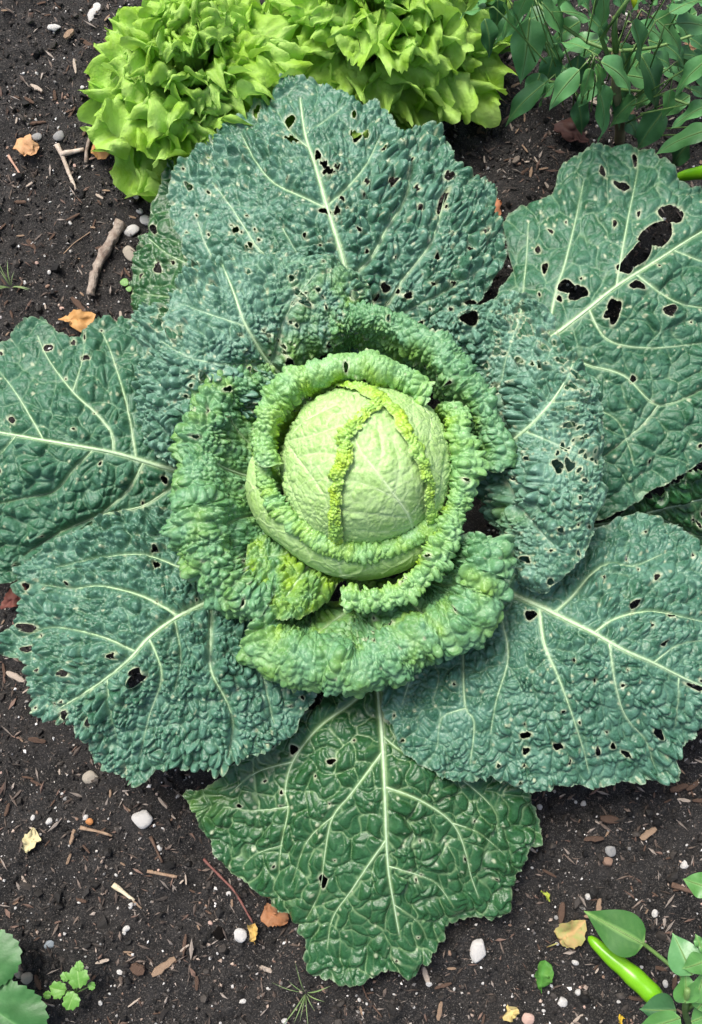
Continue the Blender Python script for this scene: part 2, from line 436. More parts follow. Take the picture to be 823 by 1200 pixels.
# ------------------------------------------------------------------ soil
def soil_z(x, y):
    x = np.asarray(x, float); y = np.asarray(y, float)
    z = 0.020 * fbm(x * 5 + 3, y * 5, 301, 3) + 0.012 * noise(x * 22, y * 22, 305) + 0.008 * noise(x * 55, y * 55, 306)
    f1, f2, c = worley(x * 75, y * 75, 311)
    z = z + 0.0065 * c * np.sqrt(np.clip(1 - (f1 / 0.8) ** 2, 0, 1))
    g1, g2, c = worley(x * 170, y * 170, 315)
    z = z + 0.0030 * c * np.sqrt(np.clip(1 - (g1 / 0.8) ** 2, 0, 1))
    far = np.clip((np.hypot(x, y) - 1.2) / 2, 0, 1)
    return z * (1 - far) + far * 0.02 * fbm(x * 1.3, y * 1.3, 321, 3)

m, nt, b = new_mat('garden_soil')
n1 = nz(nt, 60, 6, 0.65, 0.3); n2 = nz(nt, 420, 4, 0.6); n3 = nz(nt, 9, 3)
c = ramp(nt, n1, [(0.3, (0.007, 0.007, 0.007)), (0.5, (0.019, 0.0182, 0.018)), (0.72, (0.048, 0.045, 0.043))])
c = mixc(nt, ramp(nt, n2, [(0.53, (0, 0, 0)), (0.66, (0.8, 0.8, 0.8))]), c, (0.115, 0.105, 0.096))
c = mixc(nt, ramp(nt, nz(nt, 750, 2, .5), [(0.60, (0, 0, 0)), (0.68, (0.9, 0.9, 0.9))]), c, (0.20, 0.18, 0.16))
c = mixc(nt, ramp(nt, nz(nt, 330, 3, .6), [(0.30, (0.9, 0.9, 0.9)), (0.42, (0, 0, 0))]), c, (0.004, 0.004, 0.004))
c = mixc(nt, ramp(nt, n3, [(0.45, (0, 0, 0)), (0.7, (0.35, 0.35, 0.35))]), c, (0.058, 0.052, 0.048))
nt.links.new(c, b.inputs['Base Color']); b.inputs['Roughness'].default_value = 0.7; b.inputs['Specular IOR Level'].default_value = 0.4
bump(nt, b, nz(nt, 600, 6, 0.75), 1.0, 0.005)
M_SOIL = m
def axis(lo, hi, d, ext):
    a = np.arange(lo, hi, d); g = [d]; 
    left = []; x = lo; s = d
    while x > -ext: s *= 1.25; x -= s; left.append(x)
    right = []; x = a[-1]; s = d
    while x < ext: s *= 1.25; x += s; right.append(x)
    return np.concatenate([left[::-1], a, right])
gx_, gy_ = np.meshgrid(axis(-0.62, 0.62, 0.0046, 40), axis(-0.78, 0.95, 0.0046, 40))
nyy, nxx = gx_.shape
V = np.stack([gx_, gy_, soil_z(gx_, gy_)], -1).reshape(-1, 3)
ii = np.arange(nyy * nxx).reshape(nyy, nxx)
F = np.stack([ii[:-1, :-1], ii[:-1, 1:], ii[1:, 1:], ii[1:, :-1]], -1).reshape(-1, 4)
tag(obj('soil', mesh_from('soil', V, F), M_SOIL), 'dark crumbly garden soil of the vegetable bed', 'soil', kind='structure')

# ------------------------------------------------------------------ the savoy cabbage
base = at(430, 560, 0.20); BX, BY = base[0], base[1]
cabbage = thing('savoy_cabbage', 'large savoy cabbage with crinkled blue-green leaves around a pale round head', 'cabbage', (BX, BY, 0.0))

# stalk down to the soil
sv_, sf_ = tube(np.array([(BX, BY, -0.02), (BX + .004, BY, 0.04), (BX, BY, 0.09), (BX, BY, 0.15)]), [0.022, 0.019, 0.022, 0.04], 12)
obj('stalk', mesh_from('stalk', sv_, sf_), plain('stalk_pale_green', (0.20, 0.30, 0.14), (0.34, 0.42, 0.24), 60), cabbage)

OL = {}
# outer leaves -------------------------------------------------------
build_leaf('leaf', [(208,182),(196,202),(183,232),(170,270),(158,305),(154,340),(160,368),(200,385),(250,390),(300,400),(340,420),(350,360),(320,270),(290,200),(250,176)],
    height_map([(208,182,9),(160,330,6.5),(260,340,11),(300,220,10),(340,420,10),(180,250,8),(220,300,9.5)]), M_DARK, cabbage, seed=1, specks=0.3,
    veins=[([(340,415),(280,360),(230,310),(200,250)],3,1),([(270,350),(220,350),(170,345)],1.8,0.8),([(235,315),(200,300),(175,280)],1.5,.7)],
    nholes=15, hole_r=(1.80,4.00), S1=26, a1=1, S2=13, a2=.8)
build_leaf('leaf', [(345,92),(370,98),(392,106),(407,109),(422,124),(441,119),(453,132),(465,150),(475,156),(498,147),(514,153),(523,170),(531,190),(547,211),(568,217),(579,228),(578,250),(588,265),(591,295),(586,318),(572,338),(555,360),(500,400),(440,425),(400,410),(340,380),(270,350),(228,325),(214,290),(200,240),(205,205),(225,185),(248,172),(265,148),(292,138),(298,121),(318,115),(328,100)],
    height_map([(430,425,12),(405,320,16.5),(372,200,17),(352,95,13),(270,155,12.5),(220,260,12),(565,235,12),(582,320,12.5),(490,165,13),(320,260,15.5),(480,270,15.5)]), M_OUT, cabbage, seed=2, specks=0.3,
    veins=[([(425,400),(407,325),(399,293),(383,241),(369,192),(358,159),(352,116)],5.0,1.6),
           ([(409,328),(435,302),(453,268),(471,241),(479,214),(482,180)],2.8,1.0),([(386,240),(413,214),(432,189),(445,160)],2.2,0.8),
           ([(420,380),(453,357),(471,329),(502,290),(514,259),(522,225)],2.6,1.0),([(430,395),(480,363),(523,341),(562,317)],2.0,0.8),
           ([(384,245),(357,232),(320,214),(296,183),(285,160)],2.2,0.8),([(405,320),(360,310),(311,299),(290,272),(272,244),(250,215)],2.4,0.8),
           ([(412,345),(330,345),(267,323),(244,293),(232,260)],2.0,0.8),([(364,175),(340,155),(325,130)],1.4,.6),([(358,158),(385,140),(405,125)],1.4,.6),
           ([(332,268),(345,290),(352,302)],1.2,.7)],
    holes=[(341,145,7,6),(343,167,7,4),(417,163,7,6),(428,160,4,4),(381,248,6,4),(395,249,3,5),(400,236,2.5,4),(457,218,4,6),(516,240,4,11,.3),(523,212,6,4),(450,338,5,6),(477,347,5,4),(380,196,4,5),(384,205,6,3,.5),(302,133,4,8),(373,186,4,4)],
    nholes=63, hole_r=(1.26,2.88), S1=27, a1=1, S2=12.5, a2=1.3)
build_leaf('leaf', [(591,258),(608,240),(631,230),(650,226),(655,203),(668,190),(691,181),(720,173),(752,175),(770,190),(798,218),(830,228),(875,260),(905,330),(900,420),(865,500),(823,537),(800,556),(762,577),(730,597),(690,612),(630,600),(570,560),(545,500),(560,430),(585,350),(600,315),(594,285)],
    height_map([(560,500,10),(655,388,14.5),(760,310,15),(850,255,12),(700,195,10.5),(605,265,10),(800,420,13.5),(730,560,11.5),(870,480,11),(640,520,12),(660,290,13)]), M_OUT3, cabbage, seed=3, specks=0.28,
    veins=[([(560,470),(620,415),(655,389),(690,362),(721,337),(771,305),(823,272),(880,245)],4.6,1.5),
           ([(722,337),(728,302),(735,262),(743,222),(748,195)],2.2,.8),([(641,398),(652,340),(662,310),(676,252),(684,215)],2.4,.8),([(590,445),(610,370),(616,310),(620,262)],2.0,.8),
           ([(640,402),(686,427),(731,440),(771,475),(823,455),(860,430)],2.6,.9),([(771,475),(751,500),(706,535)],1.8,.7),([(690,362),(711,398),(761,408),(823,402)],2.0,.8),
           ([(745,322),(791,354),(840,362),(880,360)],2.0,.8),([(615,420),(655,470),(690,540),(700,590)],2.2,.9),([(790,294),(835,310),(880,305)],1.6,.7),([(655,470),(720,490),(742,545)],1.6,.6)],
    holes=[(786,254,15,9,0.5),(769,276,21,12,-0.75),(746,302,19,11,-0.75),(733,315,8,7),(664,336,9,8),(678,343,10,9),(719,365,8,13,.3),(746,336,8,6),(781,366,7,5,.4),(727,226,8,5),(705,212,4,5),(743,190,4,6),(742,444,4,4)],
    nholes=39, hole_r=(1.35,2.80), S1=32, a1=1.0, S2=17, a2=.46, ruffle=8, net=.4)
build_leaf('leaf', [(690,615),(740,592),(800,556),(850,540),(890,560),(890,620),(850,650),(800,632),(760,612),(640,630)],
    height_map([(640,625,8.5),(740,600,8),(823,590,6.5),(890,590,4.5)]), M_DARK, cabbage, seed=4, specks=0.2,
    veins=[([(640,625),(740,605),(823,585),(885,575)],2.6,1.0),([(760,602),(800,620),(840,635)],1.6,.7)], nholes=10, S1=26, a1=1, S2=14, a2=.7)
build_leaf('leaf', [(731,606),(756,604),(791,620),(823,645),(862,690),(880,760),(862,815),(826,846),(806,861),(788,884),(786,905),(756,911),(711,920),(681,920),(661,917),(621,926),(601,921),(576,910),(556,914),(531,914),(509,904),(484,890),(462,860),(448,822),(455,780),(480,730),(520,680),(570,640),(640,620),(690,622)],
    height_map([(530,680,11),(630,708,15.5),(730,762,17.5),(810,800,15),(550,890,12.5),(690,905,11.5),(780,900,9.5),(860,720,11),(740,620,13),(480,850,12.5),(600,800,15.5)]), M_OUT, cabbage, seed=5, specks=0.2,
    veins=[([(560,680),(629,709),(661,725),(696,742),(731,762),(766,777),(806,797),(850,815)],5.4,1.6),
           ([(632,712),(638,755),(653,790),(668,830),(683,876),(690,905)],3.0,.9),([(714,753),(721,800),(733,840),(756,866),(765,895)],2.4,.8),([(796,795),(794,825),(790,855)],1.5,.7),
           ([(650,718),(672,698),(690,676),(711,662),(741,664),(775,650)],2.6,.9),([(696,742),(721,725),(761,717),(806,725),(850,735)],2.4,.8),([(766,777),(796,755),(835,750)],1.6,.7),
           ([(540,690),(543,750),(545,825),(556,846),(551,895)],2.8,.9),([(580,690),(588,725),(596,770),(582,820),(575,860)],2.2,.8),([(520,720),(486,785),(472,825)],2.0,.8),([(546,830),(518,841),(513,875)],1.5,.6),([(500,770),(515,790),(508,820)],1.3,.6)],
    holes=[(623,722,7,4.5),(615,860,5.5,5),(616,879,4,4),(653,873,5,4,.5),(700,880,3,5),(770,856,5,6),(732,881,4,4),(815,805,8,3,.3),(783,724,3,4)],
    nholes=33, hole_r=(1.17,2.24), S1=26, a1=.9, S2=13, a2=.95)
build_leaf('leaf', [(219,928),(230,955),(240,980),(252,1000),(268,1021),(295,1035),(320,1060),(345,1077),(357,1100),(359,1127),(372,1141),(400,1149),(431,1145),(452,1134),(481,1134),(502,1115),(518,1100),(524,1085),(556,1074),(576,1077),(596,1062),(598,1043),(610,1020),(616,996),(631,981),(634,960),(622,938),(600,905),(560,880),(510,840),(470,790),(440,760),(410,790),(370,830),(320,868),(275,893),(245,922)],
    height_map([(440,765,8.5),(445,830,10.5),(450,900,11.5),(455,1000,9.5),(465,1080,6.3),(400,1146,3),(235,940,5.5),(622,965,5.5),(520,1095,4),(330,1060,3.8),(360,880,9.5),(540,900,9.5),(380,1000,8),(530,1000,8)]), M_DARK, cabbage, seed=6, specks=0.1,
    veins=[([(440,770),(443,808),(447,850),(450,900),(452,950),(453,985),(456,1025),(462,1060),(468,1095)],5.2,1.5),
           ([(441,800),(410,826),(370,857),(343,893),(334,930),(339,945),(330,990),(328,1020)],3.0,1.0),([(452,985),(431,1015),(411,1045),(390,1075),(384,1110)],2.4,.8),
           ([(449,880),(412,930),(390,957),(381,1000),(375,1045),(360,1075)],2.4,.8),([(446,860),(470,880),(500,890),(536,910),(576,945),(583,975)],2.0,.8),
           ([(451,922),(491,937),(531,965),(546,1000),(551,1024),(560,1050)],2.8,.9),([(456,1015),(490,1025),(512,1035),(530,1060)],2.0,.7),([(339,945),(300,950),(262,945)],1.8,.7),([(343,893),(300,905),(270,930)],1.8,.7),
           ([(331,990),(300,1000),(285,1015)],1.4,.6),([(462,1060),(490,1080),(500,1100)],1.4,.6),([(531,965),(560,975),(590,1000)],1.5,.6),([(390,957),(360,985),(345,1030)],1.5,.6)],
    holes=[(380,1031,5,7,.3),(345,878,4,6),(318,873,5,4),(390,892,5,3)], nholes=20, hole_r=(0.99,1.92), S1=30, a1=1.3, S2=20, a2=.42, ruffle=8, net=0.75, warp=7, flatv=6, young=spots((235,930,30,.5)))
build_leaf('leaf', [(150,375),(115,376),(95,394),(72,394),(50,378),(25,385),(0,400),(-30,410),(-65,440),(-85,520),(-70,600),(-40,655),(0,682),(28,676),(60,662),(110,640),(170,640),(240,640),(300,620),(320,570),(290,500),(240,420),(200,385)],
    height_map([(310,570,9.5),(190,548,13.5),(80,520,15.5),(0,505,14),(60,395,12),(60,660,11),(150,385,12),(-80,520,10),(150,620,12),(220,430,12.5),(240,630,11)]), M_OUT3, cabbage, seed=7, specks=0.2,
    veins=[([(300,575),(240,560),(190,547),(135,531),(80,521),(45,515),(0,507),(-60,498)],5.0,1.6),
           ([(133,530),(131,508),(113,485),(86,460),(56,420),(45,395)],2.4,.8),([(52,516),(31,480),(15,455),(-5,430)],1.8,.7),([(168,543),(150,575),(120,601),(90,630)],2.4,.8),
           ([(215,560),(170,592),(120,603),(66,626),(30,650)],2.4,.8),([(110,527),(85,552),(65,575),(30,583),(0,590)],2.0,.8),([(160,540),(150,480),(132,418),(120,390)],2.2,.8),([(200,550),(190,480),(175,420)],2.0,.8),([(85,460),(95,430),(100,405)],1.4,.6),([(20,510),(-10,545),(-40,560)],1.4,.6)],
    holes=[(56,407,5,4),(100,420,4,3),(15,493,6,3,.5),(3,552,5,5)], nholes=27, hole_r=(1.08,2.24), S1=32, a1=1.0, S2=16, a2=.58, ruffle=8)
build_leaf('leaf', [(30,663),(27,695),(29,720),(12,743),(11,768),(36,776),(43,800),(40,820),(47,840),(75,846),(100,866),(112,886),(122,900),(165,914),(190,900),(230,896),(252,899),(280,885),(320,872),(346,855),(352,835),(366,820),(365,780),(350,720),(330,660),(300,620),(240,600),(200,596),(150,604),(100,622),(60,643)],
    height_map([(320,650,11.5),(245,705,15.5),(155,770,17),(60,820,13.5),(60,660,13.5),(120,895,11),(330,860,13),(250,800,16.5),(20,750,12),(150,620,15.3),(240,610,14.5),(350,760,13.5)]), M_OUT, cabbage, seed=8, specks=0.16,
    veins=[([(310,670),(270,690),(245,705),(210,722),(175,747),(155,770),(125,795),(95,815),(70,830)],5.2,1.5),
           ([(246,706),(247,745),(247,785),(265,820),(273,848),(268,880)],2.8,.9),([(208,722),(170,700),(120,687),(88,690),(50,685)],2.6,.8),([(160,764),(120,746),(65,735),(35,745)],2.2,.8),
           ([(260,690),(210,665),(165,650),(115,655),(70,665)],2.2,.8),([(175,748),(190,790),(175,840),(165,885)],2.0,.8),([(280,690),(300,740),(310,800),(320,845)],2.4,.8),([(126,795),(130,830),(140,870)],1.5,.6),([(205,728),(212,770),(205,810)],1.5,.6)],
    holes=[(40,690,4,5),(38,736,7,5,.5),(37,761,5,4),(80,788,5,4),(137,768,5,4),(77,836,5,4),(165,790,9,7),(185,665,4,4),(107,842,4,4)],
    nholes=18, hole_r=(1.08,2.24), S1=25, a1=1, S2=12, a2=1.4)

# middle leaves -------------------------------------------------------
build_leaf('leaf', [(152,375),(170,360),(200,354),(214,332),(222,310),(250,300),(275,297),(300,292),(340,289),(385,294),(425,320),(437,345),(425,375),(400,400),(370,430),(345,460),(320,480),(280,500),(240,530),(200,545),(175,522),(152,487),(148,450),(155,415)],
    height_map(up=1.5, zpts=[(350,450,14.5),(314,424,17.5),(285,375,21),(262,320,20),(380,310,20.5),(425,345,20),(168,400,17.5),(165,480,17),(220,420,20.5),(200,530,16.5),(340,350,20.5),(270,490,17)]), M_OUT2, cabbage, seed=9, specks=0.3,
    veins=[([(345,455),(314,424),(300,402),(285,375),(275,345),(262,312)],4.2,1.2),([(314,425),(270,427),(225,420),(190,400)],2.2,.7),([(316,424),(330,382),(347,350),(370,320)],2.2,.7),([(290,383),(250,370),(215,360)],1.8,.6),([(300,440),(250,460),(200,470)],1.8,.6)],
    holes=[(196,370,5,8),(190,385,6,5),(205,395,4,6),(215,390,4,5),(352,345,9,3,.8),(358,355,8,3,.5),(335,420,6,7)],
    nholes=51, hole_r=(1.26,2.56), S1=24, a1=1, S2=10.5, a2=1.55, ruffle=12, ruffle_s=24, curl=15, curl_w=30, young=spots((395,375,45,.75),(340,420,30,.5),(380,330,40,.25)))
build_leaf('leaf', [(500,372),(530,362),(564,354),(586,346),(599,341),(624,346),(640,358),(650,374),(655,392),(664,407),(682,419),(695,436),(704,458),(709,484),(711,520),(709,551),(712,583),(700,608),(694,632),(678,658),(660,677),(636,694),(610,690),(590,650),(572,610),(545,570),(540,520),(545,470),(530,420),(505,395)],
    height_map(up=2.0, zpts=[(550,545,12.5),(595,523,16.5),(626,496,19.5),(655,440,21),(695,500,20),(690,590,20),(640,675,18),(605,360,19.5),(520,385,17.5),(590,620,15),(570,430,16.5),(650,570,20.5),(560,480,13)]), M_OUT2, cabbage, seed=10, specks=0.42,
    veins=[([(560,548),(595,523),(624,497),(646,472),(664,444),(672,425)],4.4,1.2),([(600,520),(590,450),(600,400),(612,365)],2.0,.7),([(615,505),(650,520),(690,540)],2.0,.7),([(646,472),(680,470),(700,475)],1.6,.6),([(580,535),(610,590),(650,640)],2.0,.7),([(575,530),(555,470),(545,420)],1.6,.6)],
    holes=[(551,372,9,10),(617,387,8,6,.4),(603,381,3,6),(676,440,9,3,.7),(585,412,5,4),(655,545,7,3,.5),(665,500,6,3)],
    nholes=84, hole_r=(1.35,2.72), S1=24, a1=1, S2=10.5, a2=1.7, ruffle=12, ruffle_s=24, curl=17, curl_w=32, young=spots((565,520,25,.5),(600,600,20,.4)))
# cupped inner leaves: a wall that rises from the stalk and a margin rolled outwards ------------
HC = at(430, 550, 0.20); HR = 97 * (np.linalg.norm(at(431, 550, .22) - at(430, 550, .22)))
def sweep_map(path, r, lean=-0.04):
    p = spline([(x, y, z) for x, y, z in path], False, 4.0)
    W = at(p[:, 0], p[:, 1], p[:, 2] * 0.01)
    s = np.concatenate([[0], np.cumsum(np.linalg.norm(np.diff(W, axis=0), axis=1))]) * 1000
    T = np.gradient(W, axis=0); T[:, 2] = 0; T /= np.linalg.norm(T, axis=1, keepdims=True)
    O = np.stack([T[:, 1], -T[:, 0], 0 * T[:, 0]], 1)
    sg = np.sign((O * (W - HC)).sum(1).mean()); O = O * sg
    for _ in range(6): O[1:-1] = (O[:-2] + O[1:-1] + O[2:]) / 3
    L = s[-1]
    def f(P):
        u = P[:, 0]; v = P[:, 1]
        C = np.stack([np.interp(u, s, W[:, k]) for k in range(3)], 1)
        Ou = np.stack([np.interp(u, s, O[:, k]) for k in range(3)], 1)
        phi = np.clip(v / r, -math.pi / 2, 2.2); ex = np.maximum(-v - r * math.pi / 2, 0); e2 = np.maximum(v - 2.2 * r, 0)
        n = r * np.sin(phi) - lean * ex + e2 * math.cos(2.2); z = r * (np.cos(phi) - 1) - ex - e2 * math.sin(2.2)
        wob = 9.0 * fbm(u / 22, u * 0 + 2.5, int(L) % 97, 2) * np.clip((v + 30) / 30, 0, 1); wz = 5.0 * fbm(u / 20, u * 0 + 7.5, int(L) % 97 + 3, 2) * np.clip((v + 40) / 40, 0, 1)
        return C + Ou * ((n + wob) * 1e-3)[:, None] + np.array([0, 0, 1e-3]) * (z + wz)[:, None]
    return f, L
def cup_leaf(path, r, v0, v1, mat, seed, nholes=8, young=None, lean=-0.04, ribs=(), **kw):
    r = r * 0.86; v1 = v1 * 0.86
    f, L = sweep_map(path, r, lean)
    o = [(2, v0 * .9), (0, v0 * .4), (3, -4), (14, v1 * .35), (26, v1 * .8)]
    n = max(3, int(L / 28))
    o += [(26 + (L - 52) * k / n, v1 * (1.0 if k % 2 else 0.84)) for k in range(1, n)]
    o += [(L - 26, v1 * .8), (L - 14, v1 * .35), (L - 3, -4), (L, v0 * .4), (L - 2, v0 * .9), (L * .75, v0), (L * .5, v0), (L * .25, v0)]
    ar = dict(S1=17, a1=.6, S2=7.8, a2=1.05, specks=.05, ruffle=6, ruffle_s=22, edge=3.0, step=1.0, net=.25, warp=3, hole_r=(1.2, 2.2), sub_veins=False)
    ar.update(kw); ar['veins'] = [([(L * a, v0 * b) for a, b in pts], w0, w1) for pts, w0, w1 in ribs]; ar['sub_veins'] = bool(ribs)
    return build_leaf('leaf', o, f, mat, cabbage, seed=seed, nholes=nholes, young=young, **ar)
yrim = lambda k, sd: (lambda P: np.clip(k * (.5 + 1.6 * fbm(P[:, 0] / 22, P[:, 1] / 22, sd, 2)) + .5 * np.clip((-P[:, 1] - 45) / 40, 0, 1), 0, 1))
cup_leaf([(300,722,17.5),(316,752,18.5),(348,772,19.4),(385,775,20),(415,786,20.2),(450,774,20.6),(490,748,21.2),(528,734,21.4),(554,712,21.8),(568,684,22.2),(573,652,22.2),(566,622,21.5)], 24, -96, 44, M_MID, 11, 16, yrim(.42, 3),
    lean=.75, ribs=[([(.60,.95),(.61,.55),(.62,.25)],3.2,1.6),([(.45,.9),(.42,.55),(.40,.3)],2.0,1.0),([(.30,.9),(.26,.5),(.22,.3)],1.8,.9),([(.78,.9),(.80,.5),(.82,.3)],1.8,.9)], S1=20, a1=.9, S2=9.2, a2=1.1, step=1.15, edge=3, ruffle=9, specks=.06, rmin=.8)
cup_leaf([(322,432,19.0),(292,432,20.5),(264,446,21.6),(246,475,22.2),(234,512,22.4),(228,558,22.4),(230,606,22.0),(240,650,21.4),(262,682,20.4),(292,700,19.2),(318,704,18.2)], 26, -105, 46, M_MID, 12, 18, yrim(.34, 4),
    lean=.8, ribs=[([(.46,1.0),(.455,.6),(.45,.22)],3.8,1.8),([(.36,.9),(.32,.5),(.28,.3)],2.0,1.0),([(.58,.9),(.62,.5),(.66,.3)],2.0,1.0),([(.72,.9),(.78,.5),(.82,.3)],1.8,.9)], S1=20, a1=.9, S2=9.2, a2=1.15, step=1.15, edge=3, ruffle=9, specks=.06, rmin=.8)
build_leaf('leaf', [(292,640),(286,676),(300,708),(326,726),(356,724),(384,704),(402,680),(420,690),(440,700),(445,670),(420,640),(380,610),(340,590),(312,600)],
    height_map([(300,650,17.6),(310,705,18.2),(350,718,18.0),(390,690,16.6),(440,690,14.5),(400,640,12),(340,600,12.5),(345,665,17.4)]), M_MID, cabbage, seed=13, specks=.05,
    veins=[([(390,630),(360,665),(335,700)],2.6,1.0),([(375,645),(330,650),(300,655)],1.6,.7)], S1=19, a1=.9, S2=8.6, a2=1.5, ruffle=9, ruffle_s=22, curl=10, curl_w=20, edge=3, rmin=.8, young=lambda P: np.clip(.75 + .6 * fbm(P[:, 0] / 20, P[:, 1] / 20, 6, 2), 0, 1))
yin = lambda k, hi: (lambda P: np.clip(k * np.clip((-P[:, 1] - 2) / 14, 0, 1) + hi * (0.4 + 1.2 * fbm(P[:, 0] / 25, P[:, 1] / 25, 5, 2)), 0, 1))
cup_leaf([(380,385,21),(405,368,22),(440,368,22.8),(475,382,23.2),(508,402,23.2),(535,430,23),(558,458,22.8),(576,492,22.3),(582,525,21.6),(572,556,20.5)], 14, -75, 34, M_MID, 21, 18, yin(.35, .12))
cup_leaf([(506,470,24),(494,452,24.8),(470,436,25.4),(445,428,25.8),(415,424,26),(382,430,26),(350,441,25.8),(324,464,25.3),(309,495,24.8),(307,525,24.2),(316,552,23.4)], 10.5, -85, 27, M_RING, 22, 16, yin(.9, .25))
cup_leaf([(524,466,22.5),(537,484,23.4),(545,515,24),(547,550,24),(540,590,23.8),(527,625,23.4),(508,655,23),(486,681,22.5),(460,697,22),(436,705,21.5),(414,706,20.6),(396,700,19.6)], 10.5, -80, 27, M_RING, 23, 12, yin(.8, .2))

# the head -------------------------------------------------------
VA = CAM - HC; VA /= np.linalg.norm(VA)
VX = np.array([1.0, 0, 0]); VX = VX - VA * (VX @ VA); VX /= np.linalg.norm(VX); VY = np.cross(VA, VX)
CX, CY = 429.0, 548.0
def hq(x, y, k=97.0):
    q = np.array([x - CX, -(y - CY)]) / k; n = np.hypot(*q) + 1e-9
    th = math.asin(min(n, 1.0)) + max(0, n - 1.0) * 1.2
    return tuple(q / n * th * 87.0)
def hl(pts): return [hq(*p) for p in pts]
def head_map(dr=0.0, squash=0.0):
    def f(P):
        th = np.hypot(P[:, 0], P[:, 1]) / 87.0 + 1e-9; ux = P[:, 0] / (th * 87.0); uy = P[:, 1] / (th * 87.0)
        lump = 1 + 0.022 * np.sin(P[:, 0] / 34 + 1) * np.cos(P[:, 1] / 30) 
        r = (HR + dr) * lump
        return HC + (r * np.cos(th))[:, None] * VA + (r * np.sin(th) * ux)[:, None] * VX + (r * np.sin(th) * uy)[:, None] * VY
    return f
head = bpy.data.objects.new('head', None); col.objects.link(head); head.parent = cabbage; head.location = (0, 0, 0.10)
# note: children of the head are given in world space
HS = dict(ridge=1.1, S1=15, a1=.7, S2=8.5, a2=.34, ruffle=1.2, edge=.6, step=1.0, net=.55, flatv=3, vein_mat=M_VEIN_H, warp=6, vw=1.05)
full = [(87 * 1.85 * math.cos(a), 87 * 1.85 * math.sin(a)) for a in np.linspace(0, 2 * math.pi, 24, endpoint=False)]
build_leaf('inner_leaf', full, head_map(-.001), M_HEAD, head, seed=31, rib_name='midrib',
    veins=[(hl([(488,632),(484,623),(477,601),(459,576),(437,547),(422,528),(415,512)]),3.6,1.0),(hl([(459,576),(464,543),(456,512)]),1.5,.5),(hl([(478,603),(440,598),(412,596),(395,590)]),1.5,.5),(hl([(462,580),(430,565),(405,560)]),1.5,.5),
           (hl([(482,615),(450,620),(420,618)]),1.2,.5),(hl([(478,601),(492,580),(494,560)]),1.2,.5),(hl([(440,551),(446,525),(440,500)]),1.1,.5),(hl([(437,547),(415,545)]),1.0,.5),(hl([(450,565),(475,550),(482,535)]),1.0,.5)], **{**HS, 'step': 1.5})
lv = [(330,560),(338,510),(365,475),(395,458),(420,462),(438,470),(424,494),(410,513),(407,536),(399,561),(397,594),(400,636),(380,640),(350,620),(335,595),(318,580)]
build_leaf('wrapper_leaf', hl(lv), head_map(.0028), M_HEAD, head, seed=32,
    veins=[(hl([(334,560),(336,540),(341,516),(355,500),(375,488),(398,478)]),2.9,.9),(hl([(340,517),(371,511),(408,500)]),1.5,.5),(hl([(341,520),(364,550),(385,580),(392,615)]),1.6,.5),(hl([(336,545),(352,585),(375,620)]),1.4,.5),(hl([(355,534),(380,530),(400,535)]),1.2,.5),(hl([(372,565),(385,556),(395,555)]),1.0,.5)], **HS)
rv = [(372,464),(404,456),(437,466),(459,484),(471,510),(485,536),(496,565),(500,598),(498,625),(520,600),(540,570),(536,520),(515,480),(480,452),(440,440),(400,442)]
build_leaf('wrapper_leaf', hl(rv), head_map(.0042), M_HEAD, head, seed=33,
    veins=[(hl([(440,452),(470,462),(500,492),(520,535)]),1.8,.6),(hl([(480,468),(478,490),(484,510)]),1.2,.5),(hl([(500,492),(495,520),(502,545)]),1.2,.5),(hl([(515,525),(508,560),(505,590)]),1.2,.5),(hl([(405,449),(430,456),(450,470)]),1.2,.5)], **HS)
def frill(path, r, lift, seed, mat=M_FRILL, yv=.8, par=head, v0=-8, v1=8, a2=.95, zl=0.0):
    """puckered margin of a wrapper leaf, running over the round head"""
    hm = head_map(lift); p = spline(hl(path), False, 3.0); W = hm(p)
    s = np.concatenate([[0], np.cumsum(np.linalg.norm(np.diff(W, axis=0), axis=1))]) * 1000
    T = np.gradient(W, axis=0); T /= np.linalg.norm(T, axis=1, keepdims=True)
    U = W - HC; U /= np.linalg.norm(U, axis=1, keepdims=True); O = np.cross(T, U)
    if (O * VX).sum(1).mean() < 0: O = -O
    L = s[-1]
    def f(P):
        I = lambda A: np.stack([np.interp(P[:, 0], s, A[:, k]) for k in range(3)], 1)
        end = np.sqrt(np.clip(np.minimum(P[:, 0], L - P[:, 0]) / 8, 0.15, 1))
        rr = r * end * (1 + .7 * noise(P[:, 0] / 9, P[:, 0] * 0, seed))
        t_ = P[:, 1] / 8; wob = 3.2 * noise(P[:, 0] / 9, P[:, 0] * 0 + 4, seed) + 2.0 * noise(P[:, 0] / 4.5, P[:, 0] * 0 + 9, seed)
        lift_ = (2.6 + 2.5 * noise(P[:, 0] / 7, P[:, 0] * 0 + 6, seed)) * (1 - t_ * t_) * end - .8 * np.abs(t_)
        return I(W) + I(O) * ((rr * t_ * 1.5 + wob) * 1e-3)[:, None] + I(U) * (lift_ * 1e-3)[:, None]
    o = [(0, v0), (L * .33, v0), (L * .66, v0), (L, v0), (L, 0), (L, v1), (L * .66, v1), (L * .33, v1), (0, v1), (0, 0)]
    return build_leaf('frilled_margin', o, f, mat, par, seed=seed, S1=12, a1=.3, S2=5.6, a2=a2, ruffle=1.5, edge=2.4, step=.8, net=.15, warp=2,
                      young=lambda P: np.clip(yv * (.75 + .9 * fbm(P[:, 0] / 14, P[:, 1] / 14, seed, 2)), 0, 1), sub_veins=False)
frill([(440,474),(432,486),(422,496),(409,514),(406,536),(398,561),(396,594),(398,633)], 3.6, .005, 41, yv=.95)
frill([(373,465),(388,458),(404,457),(437,468),(459,485),(470,510),(484,536),(495,565),(499,598),(506,615)], 4.6, .006, 42, yv=.7)

